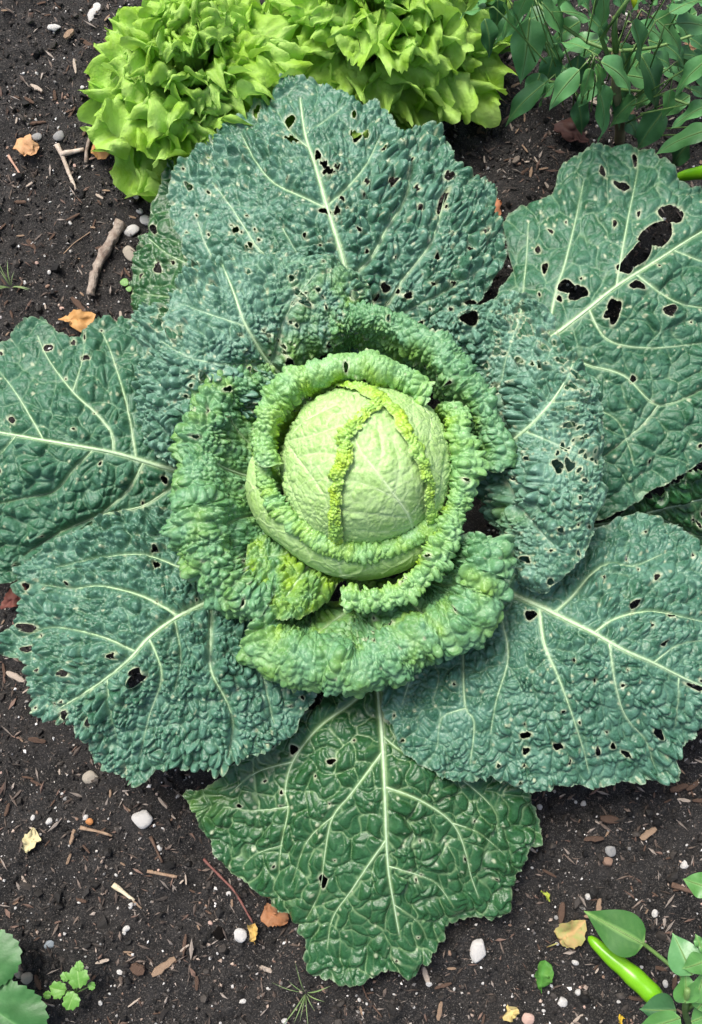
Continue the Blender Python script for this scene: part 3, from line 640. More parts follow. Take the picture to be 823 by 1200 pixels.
# lowest wrapper: a wall that bulges outwards below a puckered rim, seen from outside
def wrap_map(path):
    p = spline(path, False, 4.0); W = at(p[:, 0], p[:, 1], p[:, 2] * 0.01)
    s = np.concatenate([[0], np.cumsum(np.linalg.norm(np.diff(W, axis=0), axis=1))]) * 1000
    O = W - HC; O[:, 2] = 0; O /= np.linalg.norm(O, axis=1, keepdims=True)
    def f(P):
        I = lambda A: np.stack([np.interp(P[:, 0], s, A[:, k]) for k in range(3)], 1)
        ph = P[:, 1] / 30.0
        return I(W) + I(O) * (22 * np.sin(ph) * 1e-3)[:, None] + np.array([0, 0, -1e-3]) * (34 * (1 - np.cos(ph)))[:, None]
    return f, s[-1], W, O, s
rp = [(306,520,21.2),(308,545,21.9),(313,572,21.8),(327,598,21.6),(356,622,21.6),(385,639,21.6),(415,647,21.6),(444,646,21.6),(477,635,21.7),(499,621,21.8),(512,606,22)]
f, L, WW, OO, ss = wrap_map(rp)
wl_ = build_leaf('wrapper_leaf', [(4,-4),(L*.25,-5),(L*.5,-5),(L*.75,-5),(L-4,-4),(L-8,6),(L*.90,26),(L*.76,54),(L*.5,64),(L*.26,58),(L*.14,30),(9,5)], f, M_HEAD, head, seed=34,
    veins=[([(L*.62,62),(L*.6,30),(L*.57,2)],2.2,.8),([(L*.6,45),(L*.48,22),(L*.42,4)],1.4,.6),([(L*.6,40),(L*.7,20),(L*.74,4)],1.4,.6),([(L*.45,60),(L*.3,30),(L*.25,4)],1.4,.6),([(L*.3,55),(L*.16,25),(L*.1,4)],1.2,.6)], **{**HS, 'S1': 22, 'a1': .2, 'a2': .1})
def rim_map(r, seed):
    def f(P):
        I = lambda A: np.stack([np.interp(P[:, 0], ss, A[:, k]) for k in range(3)], 1)
        end = np.sqrt(np.clip(np.minimum(P[:, 0], L - P[:, 0]) / 8, 0.2, 1)); rr = r * end * (1 + .3 * noise(P[:, 0] / 16, P[:, 0] * 0, seed))
        ph = P[:, 1] / 10 * 2.0
        return I(WW) + I(OO) * ((rr * np.sin(ph) + 2 * noise(P[:, 0] / 12, P[:, 0] * 0 + 4, seed)) * 1e-3)[:, None] + np.array([0, 0, 1e-3]) * (rr * np.cos(ph) * .8)[:, None]
    return f
build_leaf('frilled_margin', [(0,-10),(L*.5,-10),(L,-10),(L,0),(L,10),(L*.5,10),(0,10),(0,0)], rim_map(6.6, 43), M_RING, head, seed=43, S1=13, a1=.5, S2=6.4, a2=.85, ruffle=1.5, edge=.3, step=.8, net=.15, warp=2,
    young=lambda P: np.clip(.45 * (.6 + 1.4 * fbm(P[:, 0] / 14, P[:, 1] / 14, 43, 2)), 0, 1), sub_veins=False)

# ------------------------------------------------------------------ smooth-bladed leaves (peppers, weeds, fallen leaves)
def unit(v): v = np.asarray(v, float); return v / (np.linalg.norm(v) + 1e-12)
def blade(base, tip, width, up=(0, 0, 1), fold=0.25, arch=0.12, droop=0.0, shape='ovate', teeth=0, depth=0.0, wave=0.0, nu=11, nv=18, seed=0, twist=0.0):
    """leaf blade from base to tip; returns mesh arrays with a vein attribute"""
    b = np.asarray(base, float); t = np.asarray(tip, float); L = np.linalg.norm(t - b); d = (t - b) / L
    s = unit(np.cross(d, up)); n = np.cross(s, d)
    if abs(twist) > 1e-6: s, n = s * math.cos(twist) + n * math.sin(twist), n * math.cos(twist) - s * math.sin(twist)
    v = np.linspace(0, 1, nv); u = np.linspace(-1, 1, nu)
    if shape == 'ovate': w = (v ** 0.55) * (1 - v) ** 1.3; 
    elif shape == 'round': w = np.sqrt(np.clip(1 - (2 * v - 1) ** 2, 0, 1)) ** 0.9
    elif shape == 'lance': w = np.sin(math.pi * v ** 0.8) ** 0.9
    else: w = np.sqrt(np.clip(v * 3, 0, 1)) * (1 - v) ** 0.55
    w = w / w.max(); w = np.maximum(w, 0.015)
    if shape == 'ovate': w = w * (1 + .0 * v)
    rs = np.random.default_rng(seed + 500)
    tj = np.ones(nv)
    if teeth: tj = 1 + depth * (np.abs(((v * teeth) % 1) - 0.0) - 0.5)
    U, Vv = np.meshgrid(u, v)
    ww = (w * tj)[:, None] * width / 2
    x = U * ww; y = Vv * L
    z = fold * np.abs(U) * ww + arch * L * np.sin(math.pi * Vv) - droop * L * Vv ** 2
    z = z + wave * (np.abs(U) ** 1.5) * np.sin(Vv * 11 + seed + (U > 0) * 1.7) * np.sqrt(ww / (width / 2))
    lat = np.abs(((Vv * 8 - np.abs(U) * 1.6 + 0.2) % 1) - 0.5)
    z = z + 0.018 * width * (lat * 2) * np.abs(U) * (1 - np.abs(U)) * 2
    P = b + s * x[..., None] + d * y[..., None] + n * z[..., None]
    vein = np.clip(np.exp(-(U * ww / (0.028 * width + 0.0003)) ** 2) + 0.22 * np.exp(-(lat / 0.10) ** 2) * (1 - np.abs(U)), 0, 1)
    ii = np.arange(nv * nu).reshape(nv, nu)
    F = np.stack([ii[:-1, :-1], ii[:-1, 1:], ii[1:, 1:], ii[1:, :-1]], -1).reshape(-1, 4)
    if n[2] < 0: F = F[:, ::-1]
    mid = P[:, nu // 2] + n * 0.0002
    return P.reshape(-1, 3), F, vein.ravel(), mid, n
def leaf_mat(name, c1, c2, vein, rough=.4, spec=.5, tr=.15, scale=45):
    m, nt, b = new_mat(name)
    c = mixc(nt, ramp(nt, nz(nt, scale, 4), [(0.35, (0, 0, 0)), (0.65, (1, 1, 1))]), c1, c2)
    c = mixc(nt, attr(nt, 'vein'), c, vein)
    nt.links.new(c, b.inputs['Base Color']); b.inputs['Roughness'].default_value = rough; b.inputs['Specular IOR Level'].default_value = spec
    bump(nt, b, nz(nt, 350, 4), .25, .001); translucent(nt, b, c, tr); return m
M_PEP = leaf_mat('pepper_leaf_green', (0.080, 0.240, 0.070), (0.120, 0.310, 0.115), (0.22, 0.43, 0.18), rough=.34)
M_PEPD = leaf_mat('pepper_leaf_deep_green', (0.032, 0.115, 0.034), (0.052, 0.160, 0.055), (0.11, 0.25, 0.10))
M_PEPL = leaf_mat('pepper_leaf_light_green', (0.080, 0.240, 0.050), (0.120, 0.310, 0.085), (0.22, 0.42, 0.14))
M_PSTEM = plain('pepper_stem_green', (0.10, 0.20, 0.05), (0.16, 0.27, 0.08), 80, .5)
M_PWOOD = plain('pepper_stem_woody', (0.16, 0.15, 0.07), (0.25, 0.21, 0.11), 60, .7)

def add_blade(parent, base, tip, width, mat, name='leaf', rib=True, **kw):
    V, F, vein, mid, n = blade(base, tip, width, **kw)
    o = obj(name, mesh_from(name, V, F, {'vein': vein}), mat, parent)
    if rib:
        tv, tf = tube(mid[:-2], np.linspace(width * .022 + .0003, .0003, len(mid) - 2), 5, .7, n)
        obj('midrib', mesh_from('midrib', tv, tf), M_PSTEM, o)
    return o
def rod(parent, pts, r0, r1, mat, name='stem', k=7):
    p = spline(pts, False, 0.012) if len(pts) > 2 else np.linspace(pts[0], pts[1], 6)
    tv, tf = tube(p, np.linspace(r0, r1, len(p)), k)
    return obj(name, mesh_from(name, tv, tf), mat, parent)
def fruit(parent, pts, rad, mat, name='pepper'):
    p = spline(pts, False, 0.003)
    t = np.linspace(0, 1, len(p)); r = rad * np.interp(t, [0, .03, .12, .35, .7, .9, .98, 1], [.55, .85, 1, .98, .75, .5, .28, .05])
    tv, tf = tube(p, r * (1 + .03 * np.sin(t * 23)), 16)
    o = obj(name, mesh_from(name, tv, tf), mat, parent)
    d = unit(p[0] - p[min(3, len(p) - 1)]); cv, cf = tube(np.array([p[0] - d * rad * .25, p[0] + d * rad * .15, p[0] + d * rad * .6, p[0] + d * rad * 1.8]), [rad * .95, rad * .75, rad * .3, rad * .22], 10)
    obj('calyx', mesh_from('calyx', cv, cf), M_PSTEM, o); return o
M_FRUIT = plain('green_pepper_skin', (0.13, 0.40, 0.006), (0.19, 0.48, 0.012), 45, .30, .45, .10)

# pepper plant behind the cabbage, beside the lettuce -------------------------------------
pr = at(726, 165, 0.0)
pepper = thing('pepper_plant', 'bushy pepper plant with drooping pointed dark green leaves beside the lettuce', 'pepper plant', (pr[0], pr[1], float(soil_z(pr[0], pr[1]))))
Z = lambda x, y: (540 + x / 2.908, y / 2.908)
top = at(722, 60, 0.20)
rod(pepper, [at(726,168,-.01), at(727,150,.06), at(722,105,.14), top], .0075, .005, M_PWOOD, 'main_stem', 9)
rod(pepper, [at(722,80,.17), at(705,45,.23), at(725,15,.27), at(742,-8,.30)], .0030, .0022, M_PSTEM, 'branch')
rod(pepper, [top, at(720,40,.24), at(721,20,.26)], .004, .003, M_PSTEM, 'branch')
rod(pepper, [top, at(690,50,.19), at(640,15,.20), at(620,-10,.20)], .0022, .0015, M_PSTEM, 'branch')
rod(pepper, [top, at(770,55,.19), at(815,40,.20), at(850,30,.21)], .0022, .0015, M_PSTEM, 'branch')
rod(pepper, [at(722,105,.14), at(770,110,.11), at(815,125,.11), at(850,130,.11)], .002, .0014, M_PSTEM, 'branch')
rod(pepper, [at(722,110,.14), at(680,100,.12), at(640,95,.10)], .002, .0014, M_PSTEM, 'branch')
PL = [  # base, tip (zoomed photograph positions), width, base height, tip height, tone
 (235,60,205,275,105,.20,.13,0),(275,8,345,155,88,.24,.17,0),(155,10,140,135,50,.24,.17,0),(78,28,-2,66,58,.23,.19,0),(228,-15,186,98,52,.27,.20,0),(345,40,440,85,72,.22,.17,0),
 (478,-40,470,102,76,.29,.23,0),(435,170,322,150,50,.25,.20,0),(405,238,308,368,66,.26,.21,0),(443,232,410,332,36,.27,.23,2),(460,220,470,322,38,.27,.23,2),(478,212,572,317,78,.27,.22,0),
 (466,295,466,478,86,.21,.13,0),(288,283,160,424,62,.15,.08,1),(305,165,335,238,58,.14,.11,1),(325,285,270,365,38,.16,.11,0),(585,72,602,228,70,.27,.20,0),(615,190,655,385,98,.20,.13,1),
 (650,55,747,184,74,.25,.19,0),(732,80,850,118,70,.26,.20,0),(710,45,840,5,46,.28,.25,0),(850,195,738,322,62,.26,.20,0),(850,355,722,438,54,.22,.17,0),(850,440,668,527,66,.17,.11,0),
 (692,378,606,504,82,.15,.09,1),(600,335,512,430,72,.14,.09,1),(398,340,412,455,60,.13,.08,1),(715,305,690,405,40,.19,.15,2),(655,195,722,255,62,.17,.13,1),(742,235,735,325,40,.18,.13,1),
 (605,85,682,152,52,.20,.16,0),(640,-20,585,45,50,.30,.27,0),(700,-30,650,30,48,.30,.27,0),(780,485,728,565,62,.12,.07,1),(785,305,840,370,52,.19,.14,1),(760,-30,720,10,50,.28,.26,0),
 (540,150,560,260,60,.16,.12,1),(380,-20,340,40,60,.22,.18,0),(520,-40,560,50,60,.21,.18,1),(690,150,760,230,60,.15,.12,1),(440,60,500,140,50,.17,.14,1),(350,230,420,300,55,.13,.10,1),(800,60,850,160,70,.15,.12,1),(520,300,560,400,60,.13,.09,1),(560,400,600,470,50,.09,.06,1),(120,-30,60,20,50,.25,.22,0),(420,-60,400,20,60,.26,.22,0),(780,130,840,200,60,.18,.15,1)]
for k in range(60):
    x = random.uniform(60, 830); y = random.uniform(-40, 330); a = math.pi / 2 + random.uniform(-1.3, 1.3) + (x - 520) / 500 * -.6; l = random.uniform(80, 150); zz = random.uniform(.07, .17)
    if x < 250 and y > 120: continue
    PL.append((x, y, x + l * math.cos(a), y + l * math.sin(a), random.uniform(45, 70), zz, zz - .04, k % 2))
pm = [M_PEP, M_PEPD, M_PEPL]
for k, (x0, y0, x1, y1, w, z0, z1, tone) in enumerate(PL):
    b0 = at(*Z(x0, y0), z0); t0 = at(*Z(x1 + (x1 - x0) * .06, y1 + (y1 - y0) * .06), z1); sc = np.linalg.norm(at(*Z(x0 + 1, y0), z0) - b0)
    L = np.linalg.norm(t0 - b0)
    add_blade(pepper, b0, t0, w * sc * 1.22, pm[tone], fold=random.uniform(.05, .25), arch=random.uniform(.05, .12), wave=.003, seed=k, twist=random.uniform(-.25, .25))
    j = np.array([at(722, 70, .2), top, at(700, 50, .22), at(770, 55, .22)][k % 4]); d = b0 - j
    back = b0 - unit(t0 - b0) * .02 - np.array([0, 0, .006])
    if k < 36: rod(pepper, [b0 + unit(t0 - b0) * .002, back, b0 * .55 + j * .45 - np.array([0, 0, .07])], .0008, .0010, M_PSTEM, 'petiole', 5)
fruit(pepper, [at(850,188,.10), at(830,200,.075), at(806,205,.06), at(786,210,.05)], .0085, M_FRUIT)
fruit(pepper, [at(742,-14,.29), at(744,0,.285), at(745,13,.275)], .0045, plain('young_pepper_skin', (.42,.44,.01), (.36,.46,.02), 40, .25))

# young pepper plant at the edge of the bed in front of the cabbage --------------------------
Z2 = lambda x, y: (620 + x / 4.054, 1000 + y / 4.054)
q0 = at(812, 1210, 0.0)
pep2 = thing('pepper_plant', 'small pepper plant with light green leaves and one bright green pepper', 'pepper plant', (q0[0], q0[1], float(soil_z(q0[0], q0[1]))))
rod(pep2, [at(812,1212,-.01), at(806,1196,.05), at(803,1182,.10), at(806,1160,.15)], .004, .003, M_PSTEM, 'main_stem')
rod(pep2, [at(803,1185,.09), at(815,1175,.12), at(840,1160,.14)], .003, .002, M_PSTEM, 'branch')
P2 = [(548,432,262,274,205,.075,.045,1,.05),(775,580,682,378,112,.15,.13,0,.2),(850,505,728,548,74,.165,.15,2,.1),(742,712,742,555,80,.13,.135,2,.25),(785,708,835,555,82,.13,.14,2,.2),
      (700,745,525,740,125,.065,.05,1,.1),(720,780,505,835,95,.12,.09,2,.15),(860,165,732,122,92,.12,.10,2,.1),(815,440,790,382,40,.15,.15,2,.2),(800,740,870,640,80,.12,.13,2,.2),(770,800,860,760,90,.11,.10,2,.2),(850,470,800,430,40,.15,.15,2,.2)]
for k, (x0, y0, x1, y1, w, z0, z1, tone, fo) in enumerate(P2):
    b0 = at(*Z2(x0, y0), z0); t0 = at(*Z2(x1, y1), z1); sc = np.linalg.norm(at(*Z2(x0 + 1, y0), z0) - b0)
    add_blade(pep2, b0, t0, w * sc * (1.02 if k == 0 else 1.6 if k in (1, 2, 3, 4) else 1.3), [M_PEP, leaf_mat('pepper_leaf_grass_green', (.030, .125, .018), (.042, .155, .028), (.20, .38, .10), rough=.55, spec=.3) if k == 0 else M_PEPD, M_PEPL][tone], fold=fo, arch=.06, wave=.0015, seed=60 + k, shape='ovate')
rod(pep2, [at(*Z2(550,433),.075), at(*Z2(640,505),.09), at(*Z2(725,582),.11), at(803,1172,.12)], .0022, .0022, M_PSTEM, 'petiole')
fruit(pep2, [at(*Z2(612,695),.045), at(*Z2(530,615),.040), at(*Z2(445,540),.034), at(*Z2(360,470),.028), at(*Z2(282,395),.022)], .0112, M_FRUIT)

# ------------------------------------------------------------------ loose-leaf lettuces
def lettuce_mat():
    m, nt, b = new_mat('lettuce_leaf')
    c = mixc(nt, ramp(nt, nz(nt, 30, 4), [(0.35, (0, 0, 0)), (0.65, (1, 1, 1))]), (0.340, 0.600, 0.050), (0.500, 0.780, 0.190))
    c = mixc(nt, attr(nt, 'pale'), c, (0.42, 0.60, 0.18))
    nt.links.new(c, b.inputs['Base Color']); b.inputs['Roughness'].default_value = .48; b.inputs['Specular IOR Level'].default_value = .35
    bump(nt, b, nz(nt, 190, 5, .65), .6, .004); translucent(nt, b, c, .30); return m
M_LET = lettuce_mat()
def lettuce_leaf(c0, az, rho, zt, W, seed, lean=.55):
    r_ = np.random.default_rng(seed); d = np.array([math.cos(az), math.sin(az), 0]); s = np.array([-d[1], d[0], 0])
    b0 = c0 + d * .012 + np.array([0, 0, .015]); tip = c0 + d * rho + np.array([0, 0, zt])
    mid = c0 + d * rho * lean + np.array([0, 0, zt * 1.15 + .02])
    nv, nu = 27, 27
    t = np.linspace(0, 1, nv); u = np.linspace(-1, 1, nu); U, T = np.meshgrid(u, t)
    Te = np.clip(T * (1 + .13 * noise(U * 3.2 + seed, U * 0 + 3, 7) * T ** 2 + .05 * noise(U * 9 + seed, U * 0 + 3, 8) * T ** 3 - .20 * np.abs(U) ** 2.6 * T), 0, 1.15)
    S = ((1 - Te) ** 2)[..., None] * b0 + (2 * Te * (1 - Te))[..., None] * mid + (Te ** 2)[..., None] * tip
    dS = (2 * (1 - Te))[..., None] * (mid - b0) + (2 * Te)[..., None] * (tip - mid); dS /= np.linalg.norm(dS, axis=-1, keepdims=True)
    Nn = np.cross(dS, np.broadcast_to(s, dS.shape)); Nn *= np.where(Nn[..., 2:3] < 0, -1, 1)
    w = .12 + .88 * np.clip(t / .62, 0, 1) ** 1.4; w = w * np.sqrt(np.clip(1 - np.clip((t - .72) / .40, 0, 1) ** 2, .05, 1))
    lob = 1 + (.40 * noise(T * 7.5, np.sign(U) * 3 + seed * .37, 3) + .20 * noise(T * 19, np.sign(U) * 3 + seed * .37, 5)) * np.abs(U)
    x = U * w[:, None] * W * lob
    ph = r_.uniform(0, 6.28, 4); A = .0125 * (W / .05)
    h = A * (np.abs(U) ** 1.6) * T * (np.sin(T * 14 + ph[0] + np.sign(U) * ph[1] + 2 * noise(T * 3, U * 0 + seed, 9)) + .65 * np.sin(T * 27 + ph[2] + np.sign(U)))
    h = h + A * 1.0 * T ** 2.5 * np.sin(U * r_.uniform(5, 8) + ph[2]) * (.4 + .6 * T) + A * .9 * np.abs(U) * T
    h = h + .017 * fbm(U * 2.2 + seed, T * 4, 11, 3) * T + .010 * fbm(U * 5 + seed, T * 9, 12, 2) * T
    P = S + s * x[..., None] + Nn * h[..., None]
    P = P + np.stack([noise(U * 2 + seed, T * 3, 13), noise(U * 2 + seed, T * 3, 14), 0 * U], -1) * (.012 * T)[..., None]
    pale = np.clip(1.1 * np.exp(-(U * w[:, None] / .05) ** 2) * (1 - T) + .6 * (1 - T) ** 2 + .12 * np.exp(-(U / .05) ** 2) + .30 * np.exp(-((np.abs(((T * 6 - np.abs(U) * 1.8 + .1 * noise(U * 4 + seed, T * 6, 15)) % 1) - .5)) / .07) ** 2) * (1 - .5 * np.abs(U)), 0, .8)
    h = 0
    ii = np.arange(nv * nu).reshape(nv, nu)
    F = np.stack([ii[:-1, :-1], ii[:-1, 1:], ii[1:, 1:], ii[1:, :-1]], -1).reshape(-1, 4)
    return mesh_from('leaf', P.reshape(-1, 3), F, {'pale': pale.ravel()})
def lettuce(px, py, Rm, label, seed, n=1.0, zt=1.0):
    g = at(px, py, .06); c0 = np.array([g[0], g[1], float(soil_z(g[0], g[1]))])
    t = thing('lettuce', label, 'lettuce', tuple(c0))
    r_ = np.random.default_rng(seed); k = 0
    for cnt, r0, r1, z0, z1, w0, w1 in ((20, .92, 1.10, .035, .080, .036, .050), (25, .72, .94, .075, .115, .032, .044), (26, .50, .74, .105, .145, .027, .040), (21, .26, .50, .13, .17, .023, .034), (11, .06, .24, .15, .185, .018, .028)):
        cnt = int(cnt * n); off = r_.uniform(0, 6)
        for i in range(cnt):
            az = off + 2 * math.pi * (i + r_.uniform(-.3, .3)) / cnt
            obj('leaf', lettuce_leaf(c0, az, Rm * r_.uniform(r0, r1), r_.uniform(z0, z1) * zt, r_.uniform(w0, w1), seed * 100 + k), M_LET, t); k += 1
lettuce(236, 114, .148, 'bright green frilly lettuce reaching over the bare soil by the white stone', 3)
lettuce(448, 42, .158, 'bright green frilly lettuce growing next to the bushy pepper plant', 4)

# ------------------------------------------------------------------ weeds and small leaves
M_STRAW = leaf_mat('toothed_leaf_green', (.035, .130, .030), (.060, .190, .055), (.10, .26, .08), .45)
M_WEED = leaf_mat('seedling_leaf_green', (.11, .30, .045), (.16, .37, .07), (.26, .46, .14), .45, tr=.2)
def toothed(parent, cx, cy, r, ang, z, mat, teeth=14, name='leaflet', dep=.10, cup=.15, seed=0):
    """round saw-edged leaflet, base at angle ang from its centre"""
    n = teeth * 4; th = np.linspace(0, 2 * math.pi, n, endpoint=False); rings = np.linspace(0.0, 1, 9)
    c = at(cx, cy, z); sc = np.linalg.norm(at(cx + 1, cy, z) - c); V = []; ve = []
    for q in rings:
        saw = 1 - dep * ((th * teeth / (2 * math.pi)) % 1) * q ** 3
        rad = q * r * sc * saw * (1 - .12 * np.cos(th - ang)) * (1 + .06 * np.sin(3 * th + seed))
        x = np.cos(th) * rad; y = np.sin(th) * rad
        ax = np.cos(ang) * x + np.sin(ang) * y; ox = -np.sin(ang) * x + np.cos(ang) * y
        fan = np.abs(np.sin(7 * np.arctan2(ox, -(ax - r * sc))))
        zz = cup * np.abs(ox) - .25 * q * q * r * sc * .6 + .05 * r * sc * fan * q + .04 * r * sc * np.sin(5 * th + seed) * q ** 2
        V.append(np.stack([c[0] + x, c[1] + y, c[2] + zz], 1)); ve.append(np.clip(.9 * np.exp(-(ox / (.03 * r * sc)) ** 2) + .35 * np.exp(-(fan / .16) ** 2), 0, 1))
    V = np.concatenate(V); F = []
    for a in range(8):
        for b_ in range(n): F.append((a * n + b_, a * n + (b_ + 1) % n, (a + 1) * n + (b_ + 1) % n, (a + 1) * n + b_))
    return obj(name, mesh_from(name, V, np.array(F)[:, ::1], {'vein': np.concatenate(ve)}), mat, parent)
g = at(-20, 1165, 0)
straw = thing('strawberry_plant', 'low plant with round saw-toothed dark green leaves at the bed corner', 'plant', (g[0], g[1], float(soil_z(g[0], g[1]))))
toothed(straw, -14, 1128, 37, -1.9, .055, M_STRAW, 22, seed=1)
toothed(straw, 6, 1192, 45, 2.6, .050, M_STRAW, 26, seed=2)
toothed(straw, -60, 1180, 42, .3, .048, M_STRAW, 24, seed=3)
rod(straw, [at(-20,1165,-.005), at(-24,1165,.02), at(-27,1163,.045)], .002, .0015, M_PSTEM, 'stem')
for tx, ty, tz in ((-14,1150,.050),(-10,1178,.048),(-45,1172,.044)): rod(straw, [at(-27,1163,.044), at((tx-27)/2, (ty+1163)/2, .046), at(tx,ty,tz)], .0014, .001, M_PSTEM, 'petiole', 5)
g = at(90, 1165, 0)
weed = thing('weed_seedling', 'tiny bright green seedling with lobed leaves sprouting from bare soil', 'seedling', (g[0], g[1], float(soil_z(g[0], g[1]))))
for q, (x, y, r, a_, z) in enumerate(((69,1160,10.5,-.2,.028),(92,1147,13,-1.4,.034),(84,1172,11,1.2,.030),(93,1133,6,-1.4,.036),(56,1166,5,0,.022),(107,1155,5,2.6,.024),(77,1145,6,-1.0,.03))):
    toothed(weed, x, y, r, a_, z, M_WEED, 9, 'leaf', .22, .2, q)
    rod(weed, [at(90,1163,.018), at((x+90)/2,(y+1163)/2,z-.006), at(x,y,z-.003)], .0009, .0006, M_PSTEM, 'petiole', 5)
rod(weed, [at(90,1168,-.004), at(90,1165,.008), at(90,1163,.019)], .0011, .0009, M_PSTEM, 'stem', 5)
def clump(name, label, cat, x, y, n, L, mat, seed, w=.0016):
    g = at(x, y, .006); c0 = np.array([g[0], g[1], float(soil_z(g[0], g[1]))]); t = thing(name, label, cat, tuple(c0)); r_ = np.random.default_rng(seed)
    for k in range(n):
        az = r_.uniform(0, 6.28); l = L * r_.uniform(.5, 1.1); d = np.array([math.cos(az), math.sin(az), 0])
        add_blade(t, c0 + d * .001 - np.array([0, 0, .001]), c0 + d * l + np.array([0, 0, l * r_.uniform(.1, .8)]), w * r_.uniform(.8, 1.8), mat, 'blade', False, shape='lance', arch=.18, nu=3, nv=8, seed=seed + k)
M_GRASS = leaf_mat('grass_blade_green', (.10, .20, .05), (.20, .27, .09), (.2, .3, .12), .6)
clump('grass_tuft', 'sparse tuft of thin grass on the bare soil near the grey stick', 'grass', 12, 335, 11, .036, M_GRASS, 71, .0011)
clump('grass_tuft', 'wispy tuft of thin grass below the tip of the dark drooping leaf', 'grass', 358, 1166, 10, .040, M_GRASS, 72, .0009)
g = at(147, 333, .0); sp = thing('sprout', 'tiny two-leaved green sprout beside the grey stick', 'sprout', (g[0], g[1], float(soil_z(g[0], g[1]))))
toothed(sp, 146, 330, 5, 1.5, .014, M_WEED, 8, 'leaf', .05, .1, 4); toothed(sp, 151, 338, 3.5, 2, .012, M_WEED, 8, 'leaf', .05, .1, 5)
rod(sp, [at(149,335,-.002), at(148,333,.010)], .0008, .0007, M_PSTEM, 'stem', 5)

# ------------------------------------------------------------------ fallen leaves and distinctive bits
def ground(x, y, up=0.0):
    p = at(x, y, 0.006)
    for _ in range(3): p = at(x, y, float(soil_z(p[0], p[1])) + up)
    return p
def fallen(name, label, x0, y0, x1, y1, w, c1, c2, cat='fallen leaf', shape='ovate', seed=0, wave=.003, stem=None, group=None, arch=.1, fold=.15):
    b0 = ground(x0, y0, .007); t0 = ground(x1, y1, .008); z = max(b0[2], t0[2]); b0[2] = t0[2] = z
    sc = np.linalg.norm(at(x0 + 1, y0, .0) - at(x0, y0, .0))
    V, F, ve, mid, n = blade(b0, t0, w * sc, fold=fold, arch=arch, wave=wave, shape=shape, nu=13, nv=18, seed=seed)
    rr = np.random.default_rng(seed); 
    V = V + np.stack([noise(V[:, 0] * 160, V[:, 1] * 160, seed), noise(V[:, 0] * 160, V[:, 1] * 160, seed + 1), 1.0 * noise(V[:, 0] * 120, V[:, 1] * 120, seed + 2)], 1) * .006 + np.stack([noise(V[:, 0] * 500, V[:, 1] * 500, seed), noise(V[:, 0] * 500, V[:, 1] * 500, seed + 1), 0 * V[:, 0]], 1) * .003
    mt = leaf_mat(name + '_tint', c1, c2, tuple(min(1, q * 1.25) for q in c1), .6, .3, .15, 140)
    me = mesh_from(name, V, F, {'vein': ve}); o = obj(name, me, mt)
    tag(o, label, cat, group)
    if stem:
        st_ = rod(o, [b0, (b0 + ground(*stem, .004)) / 2, ground(*stem, .003)], .0009, .0007, mt, 'stalk', 5)
    return o
fallen('fallen_leaf', 'orange-tan fallen leaf half tucked under a cabbage leaf near the grey stick', 112, 378, 70, 375, 26, (.52,.27,.09), (.62,.36,.14), seed=1)
fallen('fallen_leaf', 'mottled yellow and orange fallen leaf with a short stalk near the green pepper', 652, 1104, 684, 1082, 30, (.46,.30,.13), (.34,.36,.12), seed=2, stem=(641,1110), shape='round')
fallen('fallen_leaf', 'small folded green leaf lying on soil near the mottled fallen leaf', 637, 1124, 633, 1165, 18, (.06,.20,.03), (.11,.28,.05), seed=3, fold=.6)
fallen('fallen_leaf', 'torn orange-brown leaf scrap under the tip of the dark cabbage leaf', 308, 1066, 338, 1078, 24, (.32,.14,.06), (.40,.20,.10), seed=4, shape='round')
fallen('fallen_leaf', 'curled yellow leaf scrap at the end of a reddish stem', 296, 1080, 297, 1108, 12, (.58,.38,.10), (.50,.34,.12), seed=5)
fallen('fallen_leaf', 'cream-yellow petal-like leaf scrap lying near the round white stone', 42, 972, 30, 1000, 20, (.66,.58,.32), (.58,.52,.30), seed=6, shape='round')
fallen('fallen_leaf', 'reddish dry leaf poking out from under a cabbage leaf edge', 30, 690, 4, 716, 24, (.20,.07,.055), (.28,.11,.08), seed=7)
fallen('fallen_leaf', 'orange leaf flake beside the curved twig by the lettuce', 110, 168, 127, 186, 20, (.46,.22,.08), (.56,.30,.12), seed=8, shape='round')
fallen('fallen_leaf', 'pale orange leaf flake on open soil near the split pale twig', 22, 168, 44, 180, 24, (.56,.30,.14), (.62,.38,.20), seed=9, shape='round')
fallen('fallen_leaf', 'crumpled dark red dry leaf under the bushy pepper plant', 650, 150, 692, 172, 30, (.060,.026,.022), (.085,.04,.032), seed=10, wave=.006)
fallen('fallen_leaf', 'tan dry leaf hanging low inside the bushy pepper plant', 806, 52, 814, 74, 16, (.26,.15,.08), (.34,.2,.12), seed=11)
fallen('fallen_leaf', 'yellow dry leaf scrap next to small pink stone', 592, 1178, 606, 1195, 16, (.60,.46,.16), (.5,.42,.2), seed=12, shape='round')
fallen('fallen_leaf', 'thin curled yellow-green shoot scrap on the soil', 634, 1042, 646, 1057, 5, (.40,.46,.06), (.34,.42,.08), seed=13, shape='lance', cat='scrap')
fallen('fallen_leaf', 'yellow petal scrap on soil by the young pepper plant', 724, 1190, 732, 1202, 8, (.65,.42,.03), (.6,.45,.06), seed=14, shape='lance')
fallen('fallen_leaf', 'flat brick-orange flake standing beside the top cabbage leaf', 577, 228, 584, 252, 11, (.42,.17,.08), (.46,.22,.12), seed=15, shape='round')

